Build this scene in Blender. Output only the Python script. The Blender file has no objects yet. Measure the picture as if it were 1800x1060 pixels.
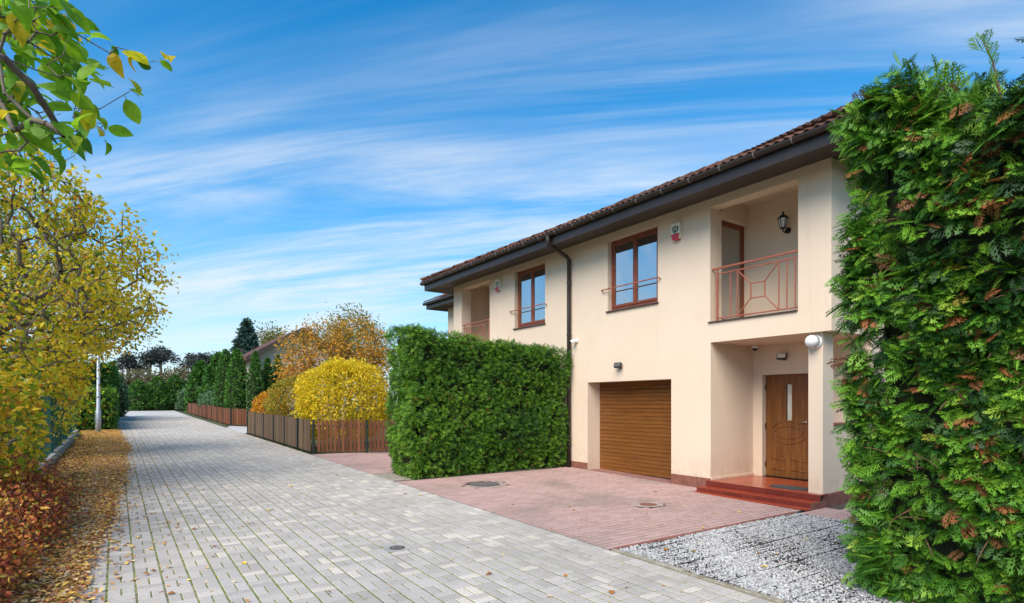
import bpy, bmesh, math, random
import numpy as np
from mathutils import Vector, Matrix

# ------------------------------------------------------------------ camera, world, sun, exposure
scene = bpy.context.scene
TH = math.atan(696 / 1004.)
cam_d = bpy.data.cameras.new('camera'); cam = bpy.data.objects.new('camera', cam_d)
scene.collection.objects.link(cam); scene.camera = cam
cam.location = (0, 0, 1.70); cam.rotation_euler = (math.pi / 2, 0, -TH)
cam_d.sensor_width = 36; cam_d.lens = 36 * 1004 / 1800.; cam_d.shift_y = (708 - 530) / 1800.
cam_d.clip_start = .05; cam_d.clip_end = 3000

SUN_AZ = math.radians(241); SUN_EL = math.radians(46)          # compass-like: 0 = +Y, 90 = +X
SDIR = Vector((math.sin(SUN_AZ) * math.cos(SUN_EL), math.cos(SUN_AZ) * math.cos(SUN_EL), math.sin(SUN_EL)))
sun_d = bpy.data.lights.new('sun', 'SUN'); sun_d.energy = 2.4; sun_d.angle = math.radians(50); sun_d.color = (1, .91, .79)
sun = bpy.data.objects.new('sun', sun_d); scene.collection.objects.link(sun)
sun.rotation_euler = (-SDIR).to_track_quat('-Z', 'Y').to_euler(); sun.location = (-20, -20, 30)

world = bpy.data.worlds.new('World'); scene.world = world; world.use_nodes = True
def build_world():
    nt = world.node_tree; N = nt.nodes; L = nt.links
    for n in list(N): N.remove(n)
    out = N.new('ShaderNodeOutputWorld'); bg = N.new('ShaderNodeBackground'); bg.inputs[1].default_value = .085
    L.new(bg.outputs[0], out.inputs[0])
    sky = N.new('ShaderNodeTexSky'); sky.sky_type = 'NISHITA'; sky.sun_disc = False
    sky.sun_elevation = SUN_EL; sky.sun_rotation = SUN_AZ
    sky.air_density = 1.0; sky.dust_density = .3; sky.ozone_density = 2.5; sky.altitude = 0
    hs = N.new('ShaderNodeHueSaturation'); hs.inputs['Hue'].default_value = .493; hs.inputs['Saturation'].default_value = 1.7; hs.inputs['Value'].default_value = 1.06
    L.new(sky.outputs[0], hs.inputs['Color'])
    tc = N.new('ShaderNodeTexCoord'); sp = N.new('ShaderNodeSeparateXYZ'); L.new(tc.outputs['Generated'], sp.inputs[0])
    def m(op, a, b=None, c=None):
        n = N.new('ShaderNodeMath'); n.operation = op
        for i, x in enumerate((a, b, c)):
            if x is None: continue
            if isinstance(x, (int, float)): n.inputs[i].default_value = x
            else: L.new(x, n.inputs[i])
        return n.outputs[0]
    zz = m('ADD', m('MAXIMUM', sp.outputs[2], 0.0), .16)
    px = m('DIVIDE', sp.outputs[0], zz); py = m('DIVIDE', sp.outputs[1], zz)
    a = -TH - math.radians(10)                                    # wind direction of the cirrus
    u = m('ADD', m('MULTIPLY', px, math.cos(a)), m('MULTIPLY', py, math.sin(a)))
    w = m('SUBTRACT', m('MULTIPLY', py, math.cos(a)), m('MULTIPLY', px, math.sin(a)))
    def noise(su, sw, off, det, rough, dist):
        cb = N.new('ShaderNodeCombineXYZ'); L.new(m('MULTIPLY', u, su), cb.inputs[0]); L.new(m('MULTIPLY', w, sw), cb.inputs[1]); cb.inputs[2].default_value = off
        n = N.new('ShaderNodeTexNoise'); n.inputs['Scale'].default_value = 1; n.inputs['Detail'].default_value = det
        n.inputs['Roughness'].default_value = rough; n.inputs['Distortion'].default_value = dist; L.new(cb.outputs[0], n.inputs['Vector'])
        return n.outputs['Fac']
    streak = noise(.42, 2.6, S_OFF, 6, .62, .5); broad = noise(.3, .7, B_OFF, 3, .5, .3)
    def ramp(x, lo, hi):
        n = N.new('ShaderNodeMapRange'); n.interpolation_type = 'SMOOTHSTEP'; L.new(x, n.inputs[0]); n.inputs[1].default_value = lo; n.inputs[2].default_value = hi
        return n.outputs[0]
    c = m('MULTIPLY', ramp(streak, .36, .76), ramp(broad, .32, .66))
    fine = noise(1.3, 7.0, 11.3, 5, .65, .4)
    c = m('MULTIPLY', c, m('ADD', .70, m('MULTIPLY', fine, .5)))
    c = m('MINIMUM', m('MULTIPLY', c, 1.1), .9)
    hz = m('POWER', m('SUBTRACT', 1, m('MINIMUM', m('MAXIMUM', sp.outputs[2], 0), 1)), 4.2)      # pale air towards the horizon
    mx = N.new('ShaderNodeMix'); mx.data_type = 'RGBA'; L.new(c, mx.inputs[0]); hm = N.new('ShaderNodeMix'); hm.data_type = 'RGBA'; L.new(m('MULTIPLY', hz, .93), hm.inputs[0]); L.new(hs.outputs[0], hm.inputs[6]); hm.inputs[7].default_value = (3.0, 4.0, 4.85, 1); L.new(hm.outputs[2], mx.inputs[6]); mx.inputs[7].default_value = (CLOUD * .95, CLOUD, CLOUD * 1.04, 1)
    L.new(mx.outputs[2], bg.inputs[0])
CLOUD = 4.6; S_OFF, B_OFF = 5.2, 1.3
build_world()
vs = scene.view_settings; vs.view_transform = 'Standard'; vs.look = 'None'; vs.exposure = 1.3; vs.gamma = 1.0; vs.use_curve_mapping = False

# ------------------------------------------------------------------ helpers
SL = .0147                                                       # the lane climbs gently away from the camera
def gz(y): return SL * min(max(y, -20), 70)
RX = math.atan(SL)
C = scene.collection
rs = np.random.RandomState
def lin(r, g, b):
    f = lambda c: (c / 255 / 12.92) if c <= 10 else ((c / 255 + .055) / 1.055) ** 2.4
    return (f(r), f(g), f(b))

def newmat(name):
    m = bpy.data.materials.new(name); m.use_nodes = True
    nt = m.node_tree; b = nt.nodes['Principled BSDF']
    return m, nt, nt.nodes, nt.links, b
def pos_noise(N, L, scale, detail=4, rough=.55, stretch=None):
    g = N.new('ShaderNodeNewGeometry'); n = N.new('ShaderNodeTexNoise'); n.inputs['Scale'].default_value = scale; n.inputs['Detail'].default_value = detail; n.inputs['Roughness'].default_value = rough
    if stretch:
        mp = N.new('ShaderNodeMapping'); mp.inputs['Scale'].default_value = stretch; L.new(g.outputs['Position'], mp.inputs[0]); L.new(mp.outputs[0], n.inputs['Vector'])
    else: L.new(g.outputs['Position'], n.inputs['Vector'])
    return n.outputs['Fac']
def ramp_node(N, L, src, stops):
    r = N.new('ShaderNodeValToRGB'); L.new(src, r.inputs[0]); e = r.color_ramp.elements
    while len(e) < len(stops): e.new(.5)
    for k, (p, c) in enumerate(stops): e[k].position = p; e[k].color = (*c, 1)
    return r.outputs[0]
def bump(N, L, b, src, strength, dist):
    n = N.new('ShaderNodeBump'); n.inputs['Strength'].default_value = strength; n.inputs['Distance'].default_value = dist; L.new(src, n.inputs['Height']); L.new(n.outputs[0], b.inputs['Normal'])
def mixc(N, L, fac, a, b_, blend='MIX'):
    n = N.new('ShaderNodeMix'); n.data_type = 'RGBA'; n.blend_type = blend
    for sock, x in ((0, fac), (6, a), (7, b_)):
        if isinstance(x, tuple): n.inputs[sock].default_value = (*x, 1)
        elif isinstance(x, (int, float)): n.inputs[sock].default_value = x
        else: L.new(x, n.inputs[sock])
    return n.outputs[2]
def pmat(name, c1, c2, scale=3., rough=.8, bs=0., bd=.002, bscale=60., stretch=None, metal=0., spec=.4, lo=.35, hi=.65, detail=5):
    m, nt, N, L, b = newmat(name)
    col = ramp_node(N, L, pos_noise(N, L, scale, detail, .6, stretch), [(lo, c1), (hi, c2)])
    L.new(col, b.inputs['Base Color']); b.inputs['Roughness'].default_value = rough; b.inputs['Metallic'].default_value = metal
    b.inputs['Specular IOR Level'].default_value = spec
    if bs: bump(N, L, b, pos_noise(N, L, bscale, 4, .6, stretch), bs, bd)
    return m
def piecemat(name, stops, rough=.85, grain=.25, gscale=90., bs=.4, bd=.002, stain=None, spec=.3, stretch=None):
    """colour chosen per piece (object random + attribute rnd), grain and stains on top"""
    m, nt, N, L, b = newmat(name)
    oi = N.new('ShaderNodeObjectInfo'); at = N.new('ShaderNodeAttribute'); at.attribute_name = 'rnd'
    ad = N.new('ShaderNodeMath'); ad.operation = 'ADD'; L.new(oi.outputs['Random'], ad.inputs[0]); L.new(at.outputs['Fac'], ad.inputs[1])
    fr = N.new('ShaderNodeMath'); fr.operation = 'FRACT'; L.new(ad.outputs[0], fr.inputs[0])
    col = ramp_node(N, L, fr.outputs[0], stops)
    g = pos_noise(N, L, gscale, 6, .7, stretch)
    gr = ramp_node(N, L, g, [(.25, (1 - grain,) * 3), (.75, (1 + 0 * grain,) * 3)])
    col = mixc(N, L, 1.0, col, gr, 'MULTIPLY')
    if stain:
        c, sc, lo, hi, amt = stain
        s = ramp_node(N, L, pos_noise(N, L, sc, 5, .6), [(lo, (0, 0, 0)), (hi, (amt,) * 3)])
        col = mixc(N, L, s, col, c)
    L.new(col, b.inputs['Base Color']); b.inputs['Roughness'].default_value = rough; b.inputs['Specular IOR Level'].default_value = spec
    if bs: bump(N, L, b, g, bs, bd)
    return m
def leafmat(name, stops, trans=.3, rough=.5, spec=.35, objrnd=1.):
    m, nt, N, L, b = newmat(name)
    at = N.new('ShaderNodeAttribute'); at.attribute_name = 'rnd'; oi = N.new('ShaderNodeObjectInfo')
    ad = N.new('ShaderNodeMath'); ad.operation = 'ADD'; L.new(at.outputs['Fac'], ad.inputs[0])
    ml = N.new('ShaderNodeMath'); ml.operation = 'MULTIPLY'; ml.inputs[1].default_value = objrnd; L.new(oi.outputs['Random'], ml.inputs[0])
    fr = N.new('ShaderNodeMath'); fr.operation = 'FRACT'; L.new(ml.outputs[0], ad.inputs[1]); L.new(ad.outputs[0], fr.inputs[0])
    src = fr.outputs[0]
    col = ramp_node(N, L, src, stops)
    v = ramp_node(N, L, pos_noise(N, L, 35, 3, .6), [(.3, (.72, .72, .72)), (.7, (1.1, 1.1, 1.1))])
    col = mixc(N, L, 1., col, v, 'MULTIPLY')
    L.new(col, b.inputs['Base Color']); b.inputs['Roughness'].default_value = rough; b.inputs['Specular IOR Level'].default_value = spec
    t = N.new('ShaderNodeBsdfTranslucent'); L.new(col, t.inputs[0]); mx = N.new('ShaderNodeMixShader'); mx.inputs[0].default_value = trans
    o = N['Material Output']; L.new(b.outputs[0], mx.inputs[1]); L.new(t.outputs[0], mx.inputs[2]); L.new(mx.outputs[0], o.inputs[0])
    return m

def tag(o, label=None, cat=None, group=None, kind=None):
    if label: o['label'] = label
    if cat: o['category'] = cat
    if group: o['group'] = group
    if kind: o['kind'] = kind
    return o
def thing(name, label, cat, loc=(0, 0, 0), group=None):
    o = bpy.data.objects.new(name, None); C.objects.link(o); o.location = loc; o.empty_display_size = .2
    return tag(o, label, cat, group)
def base_of(p):
    l = Vector((0, 0, 0)); q = p
    while q is not None:
        l += q.location; q = q.parent
    return l
def link(name, me, parent=None, loc=None, rot=None):
    o = bpy.data.objects.new(name, me); C.objects.link(o)
    if parent is not None:
        o.parent = parent
        if parent.type == 'EMPTY': o.matrix_parent_inverse = Matrix.Translation(-Vector(parent.location))
    if loc is not None: o.location = loc
    if rot is not None: o.rotation_euler = rot
    return o
def amesh(V, F, mat, rnd=None, smooth=False, name='mesh'):
    V = np.asarray(V, dtype=np.float32).reshape(-1, 3); F = np.asarray(F, dtype=np.int32); k = F.shape[1]; n = len(F)
    me = bpy.data.meshes.new(name); me.vertices.add(len(V)); me.vertices.foreach_set('co', V.ravel())
    me.loops.add(n * k); me.loops.foreach_set('vertex_index', F.ravel()); me.polygons.add(n)
    me.polygons.foreach_set('loop_start', np.arange(0, n * k, k, dtype=np.int32))
    me.polygons.foreach_set('use_smooth', np.full(n, bool(smooth)))
    me.update(calc_edges=True)
    if rnd is not None:
        a = me.attributes.new('rnd', 'FLOAT', 'POINT'); a.data.foreach_set('value', np.asarray(rnd, dtype=np.float32))
    me.materials.append(mat)
    return me
class MB:
    def __init__(s): s.v = []; s.f = []
    def quad(s, a, b, c, d):
        n = len(s.v); s.v += [a, b, c, d]; s.f.append((n, n + 1, n + 2, n + 3)); return s
    def poly(s, pts):
        n = len(s.v); s.v += list(pts); s.f.append(tuple(range(n, n + len(pts)))); return s
    def box(s, x0, x1, y0, y1, z0, z1):
        n = len(s.v)
        s.v += [(x0, y0, z0), (x1, y0, z0), (x1, y1, z0), (x0, y1, z0), (x0, y0, z1), (x1, y0, z1), (x1, y1, z1), (x0, y1, z1)]
        s.f += [tuple(n + i for i in q) for q in ((0, 3, 2, 1), (4, 5, 6, 7), (0, 1, 5, 4), (1, 2, 6, 5), (2, 3, 7, 6), (3, 0, 4, 7))]
        return s
    def bar(s, p0, p1, w, h, up=(0, 0, 1)):
        p0 = Vector(p0); p1 = Vector(p1); d = (p1 - p0).normalized(); x = d.cross(Vector(up))
        if x.length < 1e-4: x = d.cross(Vector((1, 0, 0)))
        x.normalize(); z = x.cross(d); n = len(s.v)
        for p in (p0, p1):
            for a, b in ((-1, -1), (1, -1), (1, 1), (-1, 1)): s.v.append(tuple(p + x * (a * w / 2) + z * (b * h / 2)))
        s.f += [tuple(n + i for i in q) for q in ((0, 1, 2, 3), (7, 6, 5, 4), (0, 4, 5, 1), (1, 5, 6, 2), (2, 6, 7, 3), (3, 7, 4, 0))]
        return s
    def tube(s, pts, rad, n=10, caps=True):
        pts = [Vector(p) for p in pts]; rad = [rad] * len(pts) if isinstance(rad, (int, float)) else rad
        ref = Vector((0, 0, 1)); b0 = len(s.v)
        for i, p in enumerate(pts):
            d = (pts[min(i + 1, len(pts) - 1)] - pts[max(i - 1, 0)]).normalized()
            x = d.cross(ref)
            if x.length < .05: x = d.cross(Vector((1, 0, 0)))
            x.normalize(); y = x.cross(d)
            for k in range(n):
                a = 2 * math.pi * k / n; s.v.append(tuple(p + (x * math.cos(a) + y * math.sin(a)) * rad[i]))
        for i in range(len(pts) - 1):
            for k in range(n): s.f.append((b0 + i * n + k, b0 + i * n + (k + 1) % n, b0 + (i + 1) * n + (k + 1) % n, b0 + (i + 1) * n + k))
        if caps: s.f.append(tuple(b0 + k for k in reversed(range(n)))); s.f.append(tuple(b0 + (len(pts) - 1) * n + k for k in range(n)))
        return s
    def lathe(s, c, prof, n=16, axis='Z'):
        b0 = len(s.v)
        for r, h in prof:
            for k in range(n):
                a = 2 * math.pi * k / n; x, y = r * math.cos(a), r * math.sin(a)
                s.v.append((c[0] + x, c[1] + y, c[2] + h) if axis == 'Z' else (c[0] + h, c[1] + x, c[2] + y))
        for i in range(len(prof) - 1):
            for k in range(n): s.f.append((b0 + i * n + k, b0 + i * n + (k + 1) % n, b0 + (i + 1) * n + (k + 1) % n, b0 + (i + 1) * n + k))
        return s
    def mesh(s, mat, smooth=False, bev=0, name='mesh'):
        me = bpy.data.meshes.new(name); me.from_pydata([tuple(v) for v in s.v], [], s.f)
        if bev:
            bm = bmesh.new(); bm.from_mesh(me); bmesh.ops.bevel(bm, geom=bm.edges[:], offset=bev, segments=1, affect='EDGES', clamp_overlap=True); bm.to_mesh(me); bm.free()
        if smooth: me.polygons.foreach_set('use_smooth', np.ones(len(me.polygons), dtype=bool))
        me.update(); me.materials.append(mat); return me
    def obj(s, name, mat, parent=None, smooth=False, bev=0): return link(name, s.mesh(mat, smooth, bev, name), parent)
def B(name, mat, parent, x0, x1, y0, y1, z0, z1, bev=.003):
    return MB().box(min(x0, x1), max(x0, x1), min(y0, y1), max(y0, y1), min(z0, z1), max(z0, z1)).obj(name, mat, parent, bev=bev)

# ------------------------------------------------------------------ materials
M = {}
def wall_material():
    m, nt, N, L, b = newmat('stucco')
    base = ramp_node(N, L, pos_noise(N, L, .7, 4, .6), [(.3, (.70, .555, .415)), (.7, (.735, .595, .452))])
    g = N.new('ShaderNodeNewGeometry'); sp = N.new('ShaderNodeSeparateXYZ'); L.new(g.outputs['Position'], sp.inputs[0])
    # rain-washed pinkish streaks on the far half of the house
    st = pos_noise(N, L, 1.6, 6, .7, (1, 3.0, .35))
    msk = N.new('ShaderNodeMapRange'); L.new(sp.outputs[1], msk.inputs[0]); msk.inputs[1].default_value = 10.1; msk.inputs[2].default_value = 11.4
    f = ramp_node(N, L, st, [(.42, (0, 0, 0)), (.75, (.20,) * 3)])
    mm = N.new('ShaderNodeMath'); mm.operation = 'MULTIPLY'; L.new(f, mm.inputs[0]); L.new(msk.outputs[0], mm.inputs[1])
    col = mixc(N, L, mm.outputs[0], base, (.60, .42, .31))
    # fine dirt splashes everywhere
    d = ramp_node(N, L, pos_noise(N, L, 2.3, 7, .7, (1, 1.4, .6)), [(.60, (0, 0, 0)), (.85, (.35,) * 3)])
    col = mixc(N, L, d, col, (.55, .42, .30))
    ft = N.new('ShaderNodeMapRange'); L.new(sp.outputs[2], ft.inputs[0]); ft.inputs[1].default_value = .85; ft.inputs[2].default_value = .28
    f2 = N.new('ShaderNodeMath'); f2.operation = 'MULTIPLY'; L.new(ft.outputs[0], f2.inputs[0]); L.new(ramp_node(N, L, pos_noise(N, L, 5, 6, .7), [(.38, (0, 0, 0)), (.72, (.55,) * 3)]), f2.inputs[1])
    col = mixc(N, L, f2.outputs[0], col, (.42, .30, .21))
    col = mixc(N, L, ramp_node(N, L, pos_noise(N, L, 2.2, 6, .65, (1, 3.5, .22)), [(.55, (0, 0, 0)), (.8, (.28,) * 3)]), col, (.54, .42, .30))
    L.new(col, b.inputs['Base Color']); b.inputs['Roughness'].default_value = .93; b.inputs['Specular IOR Level'].default_value = .15
    bump(N, L, b, pos_noise(N, L, 140, 3, .7), .35, .003)
    return m
M['stucco'] = wall_material()
M['plinth'] = pmat('plinth', (.17, .065, .045), (.26, .105, .075), 9, .9, .6, .004, 120)
M['brownmetal'] = pmat('brown_metal', (.022, .014, .010), (.033, .021, .015), 4, .42, spec=.5)
M['soffit'] = pmat('soffit_boards', (.050, .036, .030), (.075, .055, .046), 6, .6, spec=.4)
M['bracket'] = pmat('bracket_metal', (.16, .13, .12), (.22, .19, .18), 8, .4, spec=.5)
M['winframe'] = pmat('window_frame', (.17, .042, .018), (.25, .068, .03), 14, .42, .15, .001, 50, (1, 1, .2))
M['rail'] = pmat('rust_red_rail', (.30, .085, .045), (.38, .12, .07), 7, .5, spec=.4)
M['sill'] = pmat('dark_sill', (.05, .035, .03), (.09, .06, .05), 8, .5)
M['blind'] = pmat('blind', (.72, .74, .73), (.80, .82, .80), 3, .8)
M['curtain'] = pmat('curtain', (.66, .67, .67), (.80, .80, .80), 8, .9, stretch=(1, 1, .1))
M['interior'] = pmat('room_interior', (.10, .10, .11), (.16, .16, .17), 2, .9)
M['steel'] = pmat('steel', (.55, .55, .55), (.62, .62, .62), 20, .3, metal=1.)
M['white'] = pmat('white_plastic', (.78, .77, .74), (.84, .83, .80), 6, .45)
M['cream'] = pmat('cream_plastic', (.74, .68, .54), (.80, .74, .60), 6, .45)
M['redlens'] = pmat('red_lens', (.38, .012, .02), (.5, .02, .03), 9, .25)
M['black'] = pmat('black_plastic', (.012, .012, .013), (.022, .022, .024), 9, .45)
M['opal'] = pmat('opal_glass', (.82, .81, .78), (.86, .85, .82), 5, .18)
M['lampglass'] = pmat('lamp_glass', (.55, .58, .6), (.65, .68, .7), 5, .12)
M['mat'] = pmat('door_mat', (.035, .04, .042), (.06, .066, .068), 60, .95, .6, .004, 200)
def glass_material():
    m, nt, N, L, b = newmat('window_glass')
    N.remove(b); o = N['Material Output']; t = N.new('ShaderNodeBsdfTransparent'); t.inputs[0].default_value = (.80, .84, .84, 1)
    g = N.new('ShaderNodeBsdfGlossy'); g.inputs['Roughness'].default_value = .015; g.inputs[0].default_value = (.95, .97, 1, 1)
    lw = N.new('ShaderNodeLayerWeight'); lw.inputs[0].default_value = .35
    mr = N.new('ShaderNodeMapRange'); L.new(lw.outputs['Fresnel'], mr.inputs[0]); mr.inputs[3].default_value = .5; mr.inputs[4].default_value = .95
    mx = N.new('ShaderNodeMixShader'); L.new(mr.outputs[0], mx.inputs[0]); L.new(t.outputs[0], mx.inputs[1]); L.new(g.outputs[0], mx.inputs[2]); L.new(mx.outputs[0], o.inputs[0])
    bp = N.new('ShaderNodeBump'); bp.inputs['Strength'].default_value = .02; bp.inputs['Distance'].default_value = .05; L.new(pos_noise(N, L, 1.5, 2), bp.inputs['Height']); L.new(bp.outputs[0], g.inputs['Normal'])
    return m
M['glass'] = glass_material()
def oak(name, stretch, c=((.115, .036, .008), (.20, .072, .014), (.29, .115, .025))):
    m, nt, N, L, b = newmat(name)
    n1 = pos_noise(N, L, 9, 8, .7, stretch); n2 = pos_noise(N, L, 40, 4, .6, stretch)
    col = ramp_node(N, L, n1, [(.3, c[0]), (.5, c[1]), (.72, c[2])])
    v = ramp_node(N, L, n2, [(.35, (.72,) * 3), (.65, (1.05,) * 3)])
    L.new(mixc(N, L, 1., col, v, 'MULTIPLY'), b.inputs['Base Color']); b.inputs['Roughness'].default_value = .42; b.inputs['Specular IOR Level'].default_value = .4
    bump(N, L, b, n2, .12, .002); return m
M['oak_h'] = oak('golden_oak_slats', (1, .12, 2.2), ((.15, .050, .011), (.20, .074, .016), (.25, .098, .022))); M['oak_v'] = oak('golden_oak_door', (1, 2.2, .12))
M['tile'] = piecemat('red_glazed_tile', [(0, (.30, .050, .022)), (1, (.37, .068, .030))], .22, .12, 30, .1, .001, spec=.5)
M['riser'] = piecemat('shaded_riser_tile', [(0, (.13, .020, .014)), (1, (.18, .030, .019))], .25, .12, 30, .1, .001, spec=.5)  # tread tile in a darker red, mostly riser shade put into the colour
M['grout'] = pmat('grout', (.20, .09, .06), (.26, .13, .09), 20, .9)
M['rooftile'] = piecemat('roof_tile', [(0, (.095, .040, .026)), (.5, (.145, .062, .040)), (1, (.19, .092, .060))], .85, .45, 25, .5, .004, stain=((.07, .05, .04), 3, .45, .7, .8))
M['block'] = piecemat('grey_paver', [(0, (.44, .402, .362)), (.35, (.51, .467, .422)), (.70, (.555, .508, .458)), (.88, (.58, .53, .475)), (.91, (.68, .605, .52)), (1, (.71, .635, .545))], .9, .35, 55, .5, .002,
                      stain=((.31, .285, .25), .9, .46, .74, .6))
M['redblock'] = piecemat('red_paver', [(0, (.45, .29, .255)), (.5, (.49, .325, .285)), (1, (.53, .36, .32))], .9, .30, 60, .5, .002, stain=((.22, .175, .145), .8, .50, .70, .7))
def joint_material():
    m, nt, N, L, b = newmat('joint_moss_sand')
    n = pos_noise(N, L, 26, 4, .7); n2 = pos_noise(N, L, 1.4, 3, .6)
    a = ramp_node(N, L, n, [(.30, (.04, .04, .03)), (.40, (.10, .15, .014)), (.52, (.16, .23, .018)), (.58, (.34, .27, .16)), (.66, (.42, .34, .22)), (.74, (.12, .11, .06))])
    c = ramp_node(N, L, n, [(.3, (.05, .05, .045)), (.55, (.10, .09, .07)), (.75, (.26, .21, .13))])
    L.new(mixc(N, L, ramp_node(N, L, n2, [(.48, (.95,) * 3), (.68, (.22,) * 3)]), c, a), b.inputs['Base Color']); b.inputs['Roughness'].default_value = .97
    bump(N, L, b, n, .8, .006); return m
M['joint'] = joint_material()
M['darkjoint'] = pmat('dark_joint', (.035, .028, .024), (.10, .075, .06), 20, .97, .6, .004, 60)
def far_road_material():
    m, nt, N, L, b = newmat('far_paving')
    g = N.new('ShaderNodeNewGeometry'); br = N.new('ShaderNodeTexBrick'); L.new(g.outputs['Position'], br.inputs['Vector'])
    br.inputs['Scale'].default_value = 1; br.inputs['Brick Width'].default_value = .2; br.inputs['Row Height'].default_value = .1; br.inputs['Mortar Size'].default_value = .006
    br.inputs['Color1'].default_value = (.47, .455, .43, 1); br.inputs['Color2'].default_value = (.56, .54, .51, 1); br.inputs['Mortar'].default_value = (.22, .23, .17, 1)
    L.new(mixc(N, L, 1., br.outputs[0], ramp_node(N, L, pos_noise(N, L, .8, 5), [(.3, (.85,) * 3), (.7, (1.05,) * 3)]), 'MULTIPLY'), b.inputs['Base Color']); b.inputs['Roughness'].default_value = .9
    return m
M['farroad'] = far_road_material()
M['ground'] = pmat('soil_and_grass', (.055, .045, .025), (.07, .10, .025), 1.3, .98, .6, .02, 12)
M['soil'] = pmat('dark_soil', (.05, .036, .022), (.11, .075, .045), 6, .98, .8, .02, 30)
M['concrete'] = pmat('concrete', (.26, .25, .23), (.38, .37, .34), 7, .92, .5, .004, 80)
M['mossy'] = pmat('mossy_concrete', (.20, .17, .11), (.36, .33, .27), 9, .95, .6, .005, 70)
M['iron'] = pmat('cast_iron', (.06, .06, .055), (.11, .105, .095), 20, .7, .3, .003, 90)
M['rust'] = pmat('rusty_iron', (.16, .06, .04), (.24, .10, .07), 12, .8, .4, .003, 60)
M['paleconc'] = pmat('pale_concrete', (.27, .19, .165), (.42, .34, .30), 10, .95, .5, .004, 50)
M['gravel'] = piecemat('grey_gravel', [(0, (.22, .215, .21)), (.15, (.34, .335, .33)), (.5, (.46, .455, .445)), (1, (.66, .65, .635))], .8, .3, 120, 0)
M['gravelbed'] = pmat('gravel_bed', (.22, .215, .21), (.44, .435, .425), 70, .95, 1, .01, 120, lo=.3, hi=.7)
M['grid'] = pmat('black_grid', (.03, .031, .033), (.055, .056, .058), 20, .7)
M['board'] = piecemat('stained_board', [(0, (.13, .043, .018)), (.5, (.185, .066, .027)), (1, (.25, .096, .042))], .75, .4, 22, .3, .003, stretch=(3, 3, .25))
M['oldboard'] = piecemat('weathered_board', [(0, (.13, .078, .045)), (.5, (.17, .105, .062)), (1, (.21, .14, .085))], .9, .45, 22, .4, .003, stain=((.10, .12, .05), 1.5, .5, .75, .5), stretch=(3, 3, .25))
M['darkpost'] = pmat('dark_green_post', (.010, .016, .014), (.018, .026, .022), 9, .5)
M['greenpost'] = pmat('green_post', (.008, .075, .060), (.015, .10, .08), 9, .45)
M['galv'] = pmat('galvanised_steel', (.30, .33, .36), (.40, .43, .46), 9, .5, metal=.3)
M['bark'] = pmat('bark', (.085, .068, .050), (.20, .165, .13), 14, .95, .7, .006, 40, (1, 1, .3))
M['thujabark'] = pmat('thuja_bark', (.09, .045, .022), (.16, .085, .045), 20, .95, .6, .004, 60, (1, 1, .2))
M['paleplaster'] = pmat('pale_plaster', (.62, .50, .40), (.70, .57, .46), 2, .95)

YEL = [(0, (.20, .28, .02)), (.18, (.42, .40, .02)), (.45, (.66, .46, .018)), (.75, (.72, .40, .02)), (1, (.55, .23, .015))]
M['l_yellow'] = leafmat('yellow_leaf', [(0, (.10, .20, .015)), (.15, (.24, .36, .02)), (.32, (.56, .56, .025)), (.6, (.86, .66, .03)), (.85, (.88, .54, .03)), (.95, (.74, .32, .025)), (1, (.42, .15, .02))], .5)
M['l_gold'] = leafmat('golden_leaf', [(0, (.36, .38, .02)), (.25, (.70, .60, .025)), (.65, (.90, .72, .035)), (1, (.86, .52, .03))], .4)
M['l_goldgreen'] = leafmat('gold_green_leaf', [(0, (.20, .22, .02)), (.4, (.46, .40, .03)), (.8, (.62, .42, .04)), (1, (.40, .22, .04))], .35)
M['l_amber'] = leafmat('amber_leaf', [(0, (.66, .40, .02)), (.5, (.72, .36, .015)), (1, (.60, .22, .012))], .35)
M['l_orange'] = leafmat('orange_leaf', [(0, (.16, .20, .03)), (.22, (.34, .30, .04)), (.4, (.60, .30, .035)), (.75, (.72, .33, .035)), (.95, (.78, .46, .05)), (1, (.36, .13, .03))], .4)
M['l_green'] = leafmat('green_leaf', [(0, (.09, .24, .012)), (.40, (.16, .37, .015)), (.75, (.28, .50, .02)), (.88, (.55, .55, .02)), (1, (.80, .52, .03))], .55)
M['l_red'] = leafmat('red_leaf', [(0, (.10, .035, .02)), (.3, (.34, .07, .03)), (.55, (.62, .14, .045)), (.78, (.74, .30, .05)), (.92, (.80, .52, .09)), (1, (.22, .27, .03))], .35)
M['l_purple'] = leafmat('purple_leaf', [(0, (.07, .025, .025)), (1, (.19, .06, .055))], .3)
M['l_litter'] = leafmat('fallen_leaf', [(0, (.36, .15, .05)), (.18, (.58, .29, .09)), (.42, (.82, .52, .11)), (.75, (.90, .62, .15)), (.9, (.86, .66, .42)), (1, (.50, .08, .04))], .15, .7, .2)
M['l_thuja'] = leafmat('thuja_green', [(0, (.014, .055, .010)), (.35, (.035, .120, .014)), (.6, (.085, .24, .020)), (.85, (.17, .38, .028)), (.955, (.27, .48, .04)), (.965, (.30, .10, .035)), (1, (.38, .14, .055))], .22, .45)
M['l_hedge'] = leafmat('hedge_green', [(0, (.020, .065, .010)), (.35, (.050, .145, .016)), (.6, (.095, .235, .020)), (.85, (.20, .40, .030)), (.985, (.30, .50, .04)), (.99, (.30, .11, .04)), (1, (.34, .13, .05))], .25, .5)
M['l_conifer'] = leafmat('conifer_green', [(0, (0.028, 0.095, 0.013)), (.5, (0.058, 0.178, 0.018)), (1, (0.109, 0.268, 0.025))], .2, .55)
M['l_blue'] = leafmat('blue_conifer', [(0, (.020, .055, .040)), (.5, (.045, .10, .075)), (1, (.10, .17, .13))], .15, .6)
M['l_juniper'] = leafmat('juniper_green', [(0, (0.046, 0.111, 0.046)), (.5, (0.091, 0.195, 0.078)), (1, (0.169, 0.299, 0.130))], .2, .55)
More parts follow.
